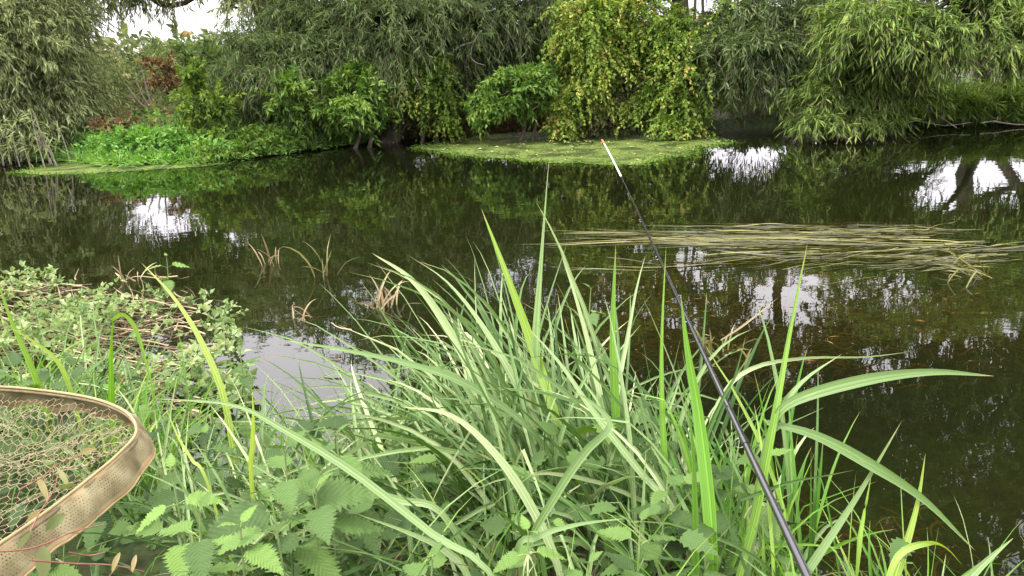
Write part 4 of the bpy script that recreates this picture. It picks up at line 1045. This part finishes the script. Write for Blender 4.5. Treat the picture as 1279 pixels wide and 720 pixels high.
grass_mass('fine_grass', 'thin green grass growing up through the nettles', 2100, (-2.6, 1.5), (.95, 3.4), .5, .0045, 2.2, 1.4, .3, 1.0, 'blade_bright', 311, .35, cond=nonet)
grass_mass('matted_grass', 'grey-green flattened grass blades crossing every way under the reeds', 900, (-1.9, .75), (1.0, 2.9), .6, .010, 2.9, 1.2, .7, .9, 'blade', 313, .42, ts=.25, cond=nonet)
grass_mass('dry_grass', 'straw-coloured dead grass stems low in the near bank', 420, (-2.2, 1.3), (.95, 3.2), .4, .004, 2.6, 1.6, .6, 1.0, 'dry', 312, .65, cond=nonet)

# ------------------------------------------------------------------ reed tufts (things)
RG_ = 'reed tufts on the near bank'
tufts = [   # x, y, n, length, width, heading, bend, material, tint, label
    (-.12, 2.15, 44, .85, .017, 2.5, 1.1, 'blade', .68, 'dense pale reed tuft arching left in the centre'),
    (.05, 2.0, 40, .95, .018, 2.6, 1.0, 'blade', .62, 'pale reed tuft right of the densest one, leaning left'),
    (.22, 1.8, 34, .85, .018, 2.3, .9, 'blade', .55, 'reed tuft at the foot of the tall centre blades'),
    (.36, 1.6, 30, .7, .017, 2.0, .9, 'blade', .5, 'grey-green reed tuft in front, left of the bright upright blades'),
    (-.02, 1.65, 34, .75, .017, 2.75, 1.2, 'blade', .55, 'reed tuft whose long arches cross the dark lower centre'),
    (-.3, 1.75, 28, .62, .016, 2.7, 1.1, 'blade', .6, 'reed tuft left of centre spilling towards the nettles'),
    (-.35, 2.3, 22, .5, .015, 2.4, 1.0, 'blade', .65, 'reed tuft beside the bright water patch'),
    (.25, 2.3, 30, .8, .015, 2.2, .9, 'blade', .66, 'far reed tuft at the water edge right of centre'),
    (.5, 2.0, 22, .6, .014, 1.6, .8, 'blade', .6, 'thin reed tuft left of the rod'),
    (.56, 1.5, 20, .6, .016, 1.6, .7, 'blade_bright', .45, 'green reed tuft crowding the left of the rod near the bottom'),
    (-1.0, 2.3, 18, .36, .012, 1.9, .9, 'blade', .62, 'pale grass tuft behind the net hoop'),
    (-1.4, 2.6, 22, .5, .011, 1.6, .9, 'blade_bright', .6, 'yellow-green tuft at the left before the cress'),
    (-.85, 2.05, 20, .42, .012, 1.7, 1.0, 'blade_bright', .5, 'green tuft between the net and the folded yellow blade'),
    (-1.7, 2.6, 26, .65, .012, 1.2, .9, 'blade', .6, 'pale tuft at the left edge above the net'),
    (-1.95, 2.85, 16, .6, .011, 1.0, .8, 'blade_bright', .6, 'sunlit tuft at the far left edge of the shelf'),
    (-.62, 1.65, 20, .55, .013, 1.2, 1.1, 'blade', .5, 'short tuft beside the tip of the net hoop'),
    (.82, 1.42, 14, .5, .012, 1.3, .8, 'blade_bright', .5, 'small tuft right of the rod at the bottom'),
    (1.05, 1.5, 10, .42, .011, 1.0, .9, 'blade', .6, 'thin tuft near the bottom right water'),
    (-.62, 1.95, 20, .5, .013, 2.2, .8, 'blade', .72, 'upright pale tuft between the folded yellow blade and the pool'),
    (-.98, 1.98, 20, .48, .013, 1.8, .7, 'blade', .75, 'pale tuft rising directly behind the rounded end of the net'),
    (-1.25, 2.15, 18, .5, .013, 1.7, .7, 'blade_bright', .65, 'bright tuft behind the back edge of the net hoop'),
    (-.5, 1.5, 18, .5, .015, 2.4, 1.0, 'blade', .62, 'tuft lying over the largest nettle from the right'),
    (-.3, 1.25, 20, .5, .014, 2.6, 1.1, 'blade', .5, 'short tuft at the bottom, left of the catkin nettle'),
    (.12, 1.3, 20, .5, .015, 1.9, 1.0, 'blade', .5, 'short tuft at the bottom, right of the catkin nettle'),
]
for i_, (x, y, n, L, wd, hd, bd, mt, tn, lab) in enumerate(tufts):
    tuft('reed_tuft', lab, 'reeds', (x, y, float(ground_z(x, y))), int(n * 1.9), L, wd * .62, hd, .85, .34, bd, mt, 400 + i_, tn - .10, RG_, .28, .10, part='blades')

# ------------------------------------------------------------------ single reed blades that stand out
BGp = 'single long reed blades'
def hero_blade(label, pts, wpx, mat='blade', tint=.6, seed=0, group=BGp, fold=.22, extra=None, name='tall_reed'):
    """pts: (u, v, Y) from foot to tip; extra: further blades of the same shoot"""
    rg = np.random.default_rng(900 + seed)
    P0 = at(*pts[0]); P0 = np.array([P0[0], P0[1], P0[2]])
    strokes = [(pts, wpx, tint)] + (extra or [])
    e = empty(name, P0, label, 'reed', group)
    for q, (pp, wp, tn) in enumerate(strokes):
        W3 = np.array([at(*p) for p in pp])
        if q == 0 and seed != 33:                                   # the foot goes on down to the soil
            dn = unit(W3[0] - W3[1]); ft = W3[0] + dn * .12
            gz_ = float(ground_z(ft[0], ft[1]))
            if W3[0][2] > gz_ + .05: ft[2] = min(gz_, W3[0][2] - .06); W3 = np.vstack([ft, W3])
        path = smooth_path(W3, 22)
        d = project(W3[len(W3) // 2])[2]
        bb = Buf()
        view = unit(CAM - path.mean(0))
        tt = np.linspace(0, 1, 22)
        prof = np.minimum(1, .5 + 1.3 * tt) * np.clip((1 - tt) * 2.0, 0, 1) ** .8
        ribbons(bb, path[None], np.array([wp / F * d * .78]), rg, np.array([tn]), fold=fold, twist=.6, face=view * 1.4, prof=prof)
        bb.build('blade', MAT[mat], e, smooth=True)
    return e
H = hero_blade
H('tallest straight blade, rising over the water to the weed raft', [(668, 640, 1.9), (670, 520, 1.92), (672, 420, 1.95), (678, 320, 2.0), (686, 196, 2.05)], 20, tint=.62, seed=1)
H('long two-tone blade left of the tallest one', [(735, 640, 1.8), (700, 540, 1.85), (668, 440, 1.95), (632, 340, 2.0), (601, 260, 2.05)], 16, 'blade_bright', .75, 2)
H('upright blade midway between the tallest blade and the rod', [(778, 660, 1.7), (770, 540, 1.75), (765, 420, 1.8), (769, 306, 1.85)], 14, 'blade_bright', .5, 3)
H('slim upright blade left of the rod crossing the strap weed', [(838, 680, 1.6), (830, 560, 1.65), (827, 440, 1.7), (832, 306, 1.75)], 12, 'blade_bright', .5, 4)
H('widest bright green blade beside the rod', [(892, 760, 1.25), (888, 640, 1.3), (874, 520, 1.38), (860, 440, 1.42), (850, 368, 1.45)], 24, 'blade_bright', .35, 5)
H('second upright green blade just left of the widest one', [(868, 740, 1.3), (866, 640, 1.35), (862, 540, 1.4), (846, 450, 1.45)], 16, 'blade_bright', .3, 6)
H('tall blade right of the rod pointing up over the brown weed', [(918, 740, 1.35), (945, 640, 1.4), (970, 510, 1.45), (988, 410, 1.5), (1009, 302, 1.52)], 13, 'blade_bright', .6, 7)
H('leafy reed shoot right of the rod with broad leaves arching over the water', [(928, 745, 1.4), (945, 630, 1.42), (966, 532, 1.45), (1000, 480, 1.47), (1052, 442, 1.5)], 15, 'blade', .6, 8,
  extra=[([(960, 545, 1.45), (985, 505, 1.44), (1070, 477, 1.42), (1160, 465, 1.42), (1242, 470, 1.42)], 19, .5), ([(958, 528, 1.45), (1020, 545, 1.42), (1090, 582, 1.38), (1155, 625, 1.35), (1218, 688, 1.3)], 18, .45)])
H('thin pale blade arching low over the water right of the rod', [(880, 560, 1.6), (905, 490, 1.65), (945, 458, 1.7), (1010, 447, 1.75), (1080, 446, 1.8), (1142, 439, 1.82)], 7, tint=.85, seed=9)
H('leaning blade at the lower right crossing the arched leaf', [(985, 750, 1.3), (1020, 695, 1.33), (1070, 620, 1.38), (1127, 525, 1.42)], 15, tint=.6, seed=10)
H('yellow-green upright blade at the lower right', [(1105, 760, 1.3), (1128, 690, 1.33), (1145, 630, 1.36), (1156, 566, 1.38)], 13, 'blade_bright', .85, 11)
H('slender blade left of the yellow-green one at the lower right', [(1066, 750, 1.3), (1073, 680, 1.33), (1080, 640, 1.35), (1088, 595, 1.36)], 8, 'blade_bright', .7, 12)
H('short curled blade hooking right at the lower right', [(1105, 740, 1.25), (1125, 692, 1.27), (1160, 678, 1.28), (1182, 684, 1.28), (1202, 706, 1.27)], 11, 'blade_bright', .8, 13)
H('blade poking in at the bottom right corner', [(1195, 745, 1.25), (1215, 718, 1.27), (1240, 694, 1.28), (1266, 672, 1.3)], 12, tint=.6, seed=14)
H('last blade at the right edge of the bottom corner', [(1240, 750, 1.22), (1258, 722, 1.24), (1290, 690, 1.26)], 13, tint=.5, seed=15)
H('long yellow-green blade arching left towards the shelf', [(296, 600, 2.1), (280, 500, 2.15), (250, 425, 2.2), (215, 370, 2.25), (176, 328, 2.3)], 10.5, 'blade_bright', .95, 16)
H('broad grey blade lying diagonally across the nettles', [(620, 730, 1.15), (540, 668, 1.2), (440, 590, 1.25), (350, 535, 1.28), (290, 506, 1.3), (188, 498, 1.34)], 13, tint=.6, seed=17)
H('grey blade pointing left over the bright water patch', [(680, 560, 1.7), (600, 490, 1.7), (520, 458, 1.7), (430, 438, 1.7), (348, 424, 1.72)], 13, tint=.45, seed=18)
H('cut yellow blade stump left of the largest nettle', [(314, 600, 1.5), (315, 560, 1.5), (316, 520, 1.5), (315, 486, 1.5)], 8, 'blade_bright', .95, 19)
H('stiff dark blade at the left of the shelf corner', [(140, 540, 2.0), (138, 490, 2.0), (138, 440, 2.0), (141, 394, 2.0)], 11, 'blade_bright', .3, 20,
  extra=[([(139, 400, 2.0), (155, 393, 2.0), (170, 410, 2.0), (182, 450, 2.0), (195, 500, 2.0)], 9, .6)])
H('thin straw blade falling from the diagonal grey one', [(262, 612, 1.4), (240, 575, 1.42), (222, 545, 1.44), (206, 506, 1.46)], 5, 'blade_bright', 1.0, 21)
H('light blade leaning furthest left above the centre reeds', [(690, 640, 1.8), (620, 520, 1.85), (560, 410, 1.95), (515, 350, 2.0), (464, 316, 2.05)], 14, tint=.85, seed=22)
H('light blade next to the furthest leaning one', [(715, 620, 1.85), (660, 510, 1.9), (610, 420, 1.95), (560, 355, 2.0), (508, 318, 2.05)], 12, tint=.8, seed=23)
H('pale blade curving over in the lower centre', [(700, 720, 1.3), (672, 650, 1.33), (625, 575, 1.36), (565, 520, 1.4), (498, 508, 1.42)], 15, tint=.85, seed=24)
H('broad grey-green blade kinked at its top in the lower centre', [(655, 700, 1.25), (690, 625, 1.27), (730, 565, 1.3), (762, 532, 1.33), (742, 505, 1.36), (714, 488, 1.38)], 14, tint=.5, seed=25)
H('flat blade lying level at the bottom centre', [(640, 700, 1.2), (670, 672, 1.2), (720, 656, 1.2), (780, 648, 1.2)], 11, tint=.5, seed=26)
H('arched blade at the bottom left of centre', [(590, 735, 1.2), (560, 690, 1.22), (510, 665, 1.25), (440, 640, 1.3)], 12, tint=.75, seed=27)
H('curved blade sweeping from the dark lower centre to the left', [(560, 650, 1.4), (500, 625, 1.42), (440, 610, 1.45), (380, 603, 1.48)], 12, tint=.7, seed=28)
H('narrow blade at the far left edge pointing up', [(60, 520, 2.2), (40, 460, 2.2), (14, 400, 2.2), (-6, 340, 2.2)], 9, 'blade_bright', .6, 29)
H('bent yellow-green blade above the net', [(95, 510, 2.1), (75, 455, 2.1), (40, 425, 2.1), (5, 405, 2.1)], 8, 'blade_bright', .8, 30)
H('blade in the middle reeds crossing behind the kinked one', [(840, 640, 1.5), (800, 590, 1.55), (745, 520, 1.6), (700, 455, 1.65), (660, 410, 1.7)], 11, tint=.75, seed=31)
H('broken pale blade angled up behind the reeds', [(770, 600, 1.8), (745, 470, 1.9), (722, 380, 1.95), (700, 315, 2.0)], 10, tint=.9, seed=32)
H('thin dry stalk leaning over the brown weed right of the rod', [(900, 425, 2.8), (930, 405, 2.9), (972, 372, 3.0)], 4, 'dry', .95, 33, None)

# ------------------------------------------------------------------ fishing rod
rp = [(1040, 790, .95), (1010, 722, 1.1), (940, 577, 1.5), (872, 420, 2.2), (845, 360, 2.7), (806, 288, 3.4), (776, 222, 4.1), (752, 175, 4.7)]
RW = np.array([at(*p) for p in rp])
# keep the rod truly straight with a slight tip bend: fit depth linearly along the shaft
A, Bq = at(1008, 720, 1.02), at(776, 221, 4.1)
t = np.linspace(-.35, 1, 40)[:, None]
shaft = A + (Bq - A) * t
rod = empty('fishing_rod', shaft[0], 'black fishing rod with a white tip reaching out over the river', 'fishing rod')
bb = Buf(); tube(bb, shaft[9:], np.linspace(.0078, .0027, 31), 14); bb.build('shaft', MAT['rod_black'], rod, smooth=True)
bb = Buf(); tube(bb, shaft[:10], np.full(10, .0125), 14); bb.build('handle', MAT['cork'], rod, smooth=True)
end = at(752, 175, 4.72)
tipp = smooth_path([Bq, (Bq + end) / 2 + (0, 0, .004), end], 10)
bb = Buf(); tube(bb, tipp[:9], np.linspace(.0048, .0036, 9), 10); bb.build('tip', MAT['rod_white'], rod, smooth=True)
bb = Buf(); tube(bb, tipp[8:], np.array([.0065, .005]), 10); bb.build('tip_end', MAT['rod_red'], rod, smooth=True)
Td = unit(Bq - A)
for s_, rr_ in ((.14, .012), (.36, .009), (.55, .007), (.72, .0055), (.88, .0045)):
    c = A + (Bq - A) * s_
    th = np.linspace(0, 2 * math.pi, 17)
    sx = unit(np.cross(Td, (0, 0, 1))); sz = np.cross(sx, Td)
    rad_ = .0078 - .005 * s_
    cc = c - sz * (rad_ + rr_ + .003)
    bb = Buf(); tube(bb, cc + rr_ * (np.cos(th)[:, None] * sx + np.sin(th)[:, None] * sz), .0012, 5)
    tube(bb, np.array([c - sz * rad_ - Td * .012, cc + sz * rr_ * .8]), .0013, 5)
    bb.build('line_guide', MAT['steel'], rod, smooth=True)
for s_ in (.13, .37, .56, .73):
    c = A + (Bq - A) * s_; rad_ = .0078 - .0048 * s_
    bb = Buf(); tube(bb, np.array([c - Td * .014, c + Td * .014]), rad_ + .0009, 14); bb.build('whipping', MAT['rod_black'], rod, smooth=True)

# ------------------------------------------------------------------ landing net
ZN = .66
ctr = [(-120, 730), (-40, 712), (10, 680), (60, 645), (110, 606), (150, 572), (172, 545), (163, 522), (135, 507), (100, 498), (50, 491), (0, 487), (-60, 488), (-150, 500), (-230, 540), (-260, 610), (-220, 690)]
HP = np.array([onz(u, v, ZN) for u, v in ctr])
HP[:, 2] += np.array([0, 0, .0, 0, 0, .0, 0, .0, 0, 0, 0, 0, 0, 0, 0, 0, 0])
hoop = smooth_path(np.vstack([HP, HP[:1]]), 150)
hoop[-1] = hoop[0]
net = empty('landing_net', HP.mean(0), 'landing net with tan perforated tape round its hoop, lying on the nettles', 'landing net')
bb = Buf(); tube(bb, hoop, .005, 10); bb.build('hoop', MAT['net_cord'], net, smooth=True)
# tape: a perforated sleeve that stands outside-down from the hoop, with creases
rg = np.random.default_rng(500)
c = hoop.mean(0)
m = len(hoop); s = np.concatenate([[0], np.cumsum(np.linalg.norm(np.diff(hoop, axis=0), axis=1))])
T = unit(np.gradient(hoop, axis=0)); outn = unit(np.cross(T, (0, 0, 1.0)))
outn = outn * np.sign(np.sum(outn * (hoop - c), axis=1))[:, None]
rows = 13; Wt = .070
V = np.zeros((m, rows, 3)); U = np.zeros((m, rows, 2))
crease = .010 * np.sin(s * 31) * np.sin(s * 13 + 1) + .004 * np.sin(s * 90 + 2 * np.sin(s * 20)) + .008 * np.exp(-((s - 1.0) / .03) ** 2)
edge_w = 1 + .07 * np.sin(s * 19) + .05 * np.sin(s * 41 + 1)
for r_ in range(rows):
    f = r_ / (rows - 1)
    lean = .006 * math.sin(f * math.pi) + .030 * f
    V[:, r_] = hoop + outn * (lean - .002 + crease * math.sin(f * math.pi * .9))[:, None] + np.array([0, 0, 1.0]) * (.010 - f * Wt * edge_w + .5 * crease * f)[:, None]
    U[:, r_, 0] = s; U[:, r_, 1] = f * Wt
# rolled hems
i = np.arange(m - 1)[:, None] * rows + np.arange(rows - 1)[None, :]
bb = Buf(); bb.add(V.reshape(-1, 3), np.stack([i, i + 1, i + rows + 1, i + rows], -1).reshape(-1, 4), .5, U.reshape(-1, 2))
tape = bb.build('tape', MAT['tape'], net, smooth=True)
md = tape.modifiers.new('thick', 'SOLIDIFY'); md.thickness = .0016
bb = Buf(); tube(bb, V[:, 0], .0036, 7); tube(bb, V[:, -1], .0026, 7); bb.build('hem', MAT['tape'], net, smooth=True)
# netting: hexagons hung inside the hoop
hp2 = hoop[:, :2]
a_ = .0115
hexV = {}; edges = set(); pts = []
def hv(x, y):
    kx = (round(x / (a_ * .25)), round(y / (a_ * .25)))
    if kx not in hexV: hexV[kx] = len(pts); pts.append((x, y))
    return hexV[kx]
x0, y0, x1, y1 = hp2[:, 0].min(), hp2[:, 1].min(), hp2[:, 0].max(), hp2[:, 1].max()
dx = a_ * math.sqrt(3); dy = a_ * 1.5
for jy in range(int((y1 - y0) / dy / 1.6) + 1):
    for jx in range(int((x1 - x0) / dx) + 1):
        cx = x0 + jx * dx + (jy % 2) * dx / 2; cy_ = y0 + jy * dy * 1.6
        if cx < -1.75: continue
        vs = [hv(cx + a_ * math.sin(q * math.pi / 3), cy_ + 1.6 * a_ * math.cos(q * math.pi / 3)) for q in range(6)]
        for q in range(6):
            e_ = (vs[q], vs[(q + 1) % 6]); edges.add((min(e_), max(e_)))
pts = np.array(pts)
ins = inside(pts, hp2)
# distance to the hoop
dist = np.min(np.linalg.norm(pts[:, None, :] - hp2[None, ::2, :], axis=2), axis=1)
P3 = np.column_stack([pts, np.zeros(len(pts))])
sagz = -.05 * sstep(0, .12, dist) - .03 * sstep(.1, .3, dist) + .014 * clumpy(P3, 17, 1) + .008 * clumpy(P3, 45, 4) * sstep(0, .05, dist)
warp = np.column_stack([.010 * clumpy(P3, 13, 2), .012 * clumpy(P3, 15, 5)]) * sstep(0, .06, dist)[:, None]
N3 = np.column_stack([pts + warp, ZN - .01 + sagz])
bb = Buf()
E = np.array([e_ for e_ in edges if ins[e_[0]] and ins[e_[1]]])
def sticks(buf, Pa, Pb, r):
    d = unit(Pb - Pa); A_ = unit(np.cross(d, (0.1, .2, 1.0))); B_ = np.cross(d, A_)
    ang = [0, 2.094, 4.189]
    Va = np.stack([Pa + r * (math.cos(q) * A_ + math.sin(q) * B_) for q in ang], 1); Vb = np.stack([Pb + r * (math.cos(q) * A_ + math.sin(q) * B_) for q in ang], 1)
    V = np.concatenate([Va, Vb], 1).reshape(-1, 3); n = len(Pa)
    base = (np.arange(n) * 6)[:, None]
    Q = np.concatenate([np.stack([base[:, 0] + j, base[:, 0] + (j + 1) % 3, base[:, 0] + 3 + (j + 1) % 3, base[:, 0] + 3 + j], -1) for j in range(3)])
    buf.add(V, Q, .5)
sticks(bb, N3[E[:, 0]], N3[E[:, 1]], .00075)
# gathered second layer of netting heaped against the back of the hoop
back = pts[:, 1] > 1.52 - .10 * (pts[:, 0] + 1.0)
sel = ins & back
N4 = N3.copy(); sc_ = .62
N4[:, 1] = 1.66 + (N3[:, 1] - 1.66) * sc_; N4[:, 2] += .018 + .018 * clumpy(P3, 38, 7); N4[:, 0] += .02 * clumpy(P3, 30, 8)
sel &= inside(N4[:, :2], hp2)
E2 = np.array([e_ for e_ in edges if sel[e_[0]] and sel[e_[1]]])
if len(E2): sticks(bb, N4[E2[:, 0]], N4[E2[:, 1]], .0011)
bb.build('netting', MAT['net_cord'], net)

# red-stemmed willowherb below the net
def willowherb(label, strokes, leaves, seed, dz=0):
    at = lambda *q: globals()['at'](*q) + np.array([0, 0, dz])
    rg = np.random.default_rng(seed)
    P0 = at(*strokes[0][0])
    e = empty('willowherb', P0, label, 'willowherb', 'withering willowherb round the net')
    sb = Buf()
    for st in strokes: tube(sb, smooth_path([at(*q) for q in st], 12), np.linspace(.0016, .0009, 12), 5)
    sb.build('stem', MAT['red_stem'], e, smooth=True)
    lb = Buf()
    for (a, b_, wpx, tn) in leaves:
        A_, B_ = at(*a), at(*b_)
        L = np.linalg.norm(B_ - A_); mid = (A_ + B_) / 2 + np.array([0, 0, .1 * L])
        path = smooth_path([A_, mid, B_], 9)
        tt = np.linspace(0, 1, 9)
        ribbons(lb, path[None], np.array([wpx / F * .85]), rg, np.array([tn]), fold=.15, twist=.3, face=unit(CAM - mid) * 2, prof=np.sin(np.pi * np.clip(tt * .96 + .02, 0, 1)) ** .8)
    lb.build('foliage', MAT['bush_dull'], e, smooth=True)
willowherb('red-stemmed plant with a pale upright leaf below the net hoop', [[(-20, 690, 1.05), (40, 685, 1.08), (90, 665, 1.12), (130, 655, 1.15)], [(40, 700, 1.05), (90, 704, 1.08), (140, 706, 1.1), (180, 714, 1.12)], [(85, 690, 1.08), (110, 694, 1.1), (132, 690, 1.1)]],
           [((55, 725, 1.08), (54, 682, 1.1), 26, .62), ((140, 715, 1.08), (150, 690, 1.1), 10, .92), ((165, 715, 1.08), (170, 693, 1.1), 9, .95), ((20, 690, 1.08), (40, 664, 1.12), 12, .6)], 601)
willowherb('red stems with small withered leaves seen through the netting', [[(10, 560, 1.3), (40, 545, 1.34), (60, 530, 1.38), (90, 520, 1.42)], [(20, 620, 1.2), (35, 590, 1.25), (55, 560, 1.3), (60, 540, 1.32)]],
           [((35, 545, 1.34), (48, 575, 1.32), 14, .95), ((60, 535, 1.38), (75, 560, 1.36), 12, .9), ((85, 520, 1.42), (110, 512, 1.44), 12, .97), ((45, 610, 1.24), (70, 590, 1.26), 22, .5), ((60, 560, 1.34), (85, 555, 1.36), 18, .6), ((20, 600, 1.25), (38, 585, 1.27), 12, .93)], 602, -.09)
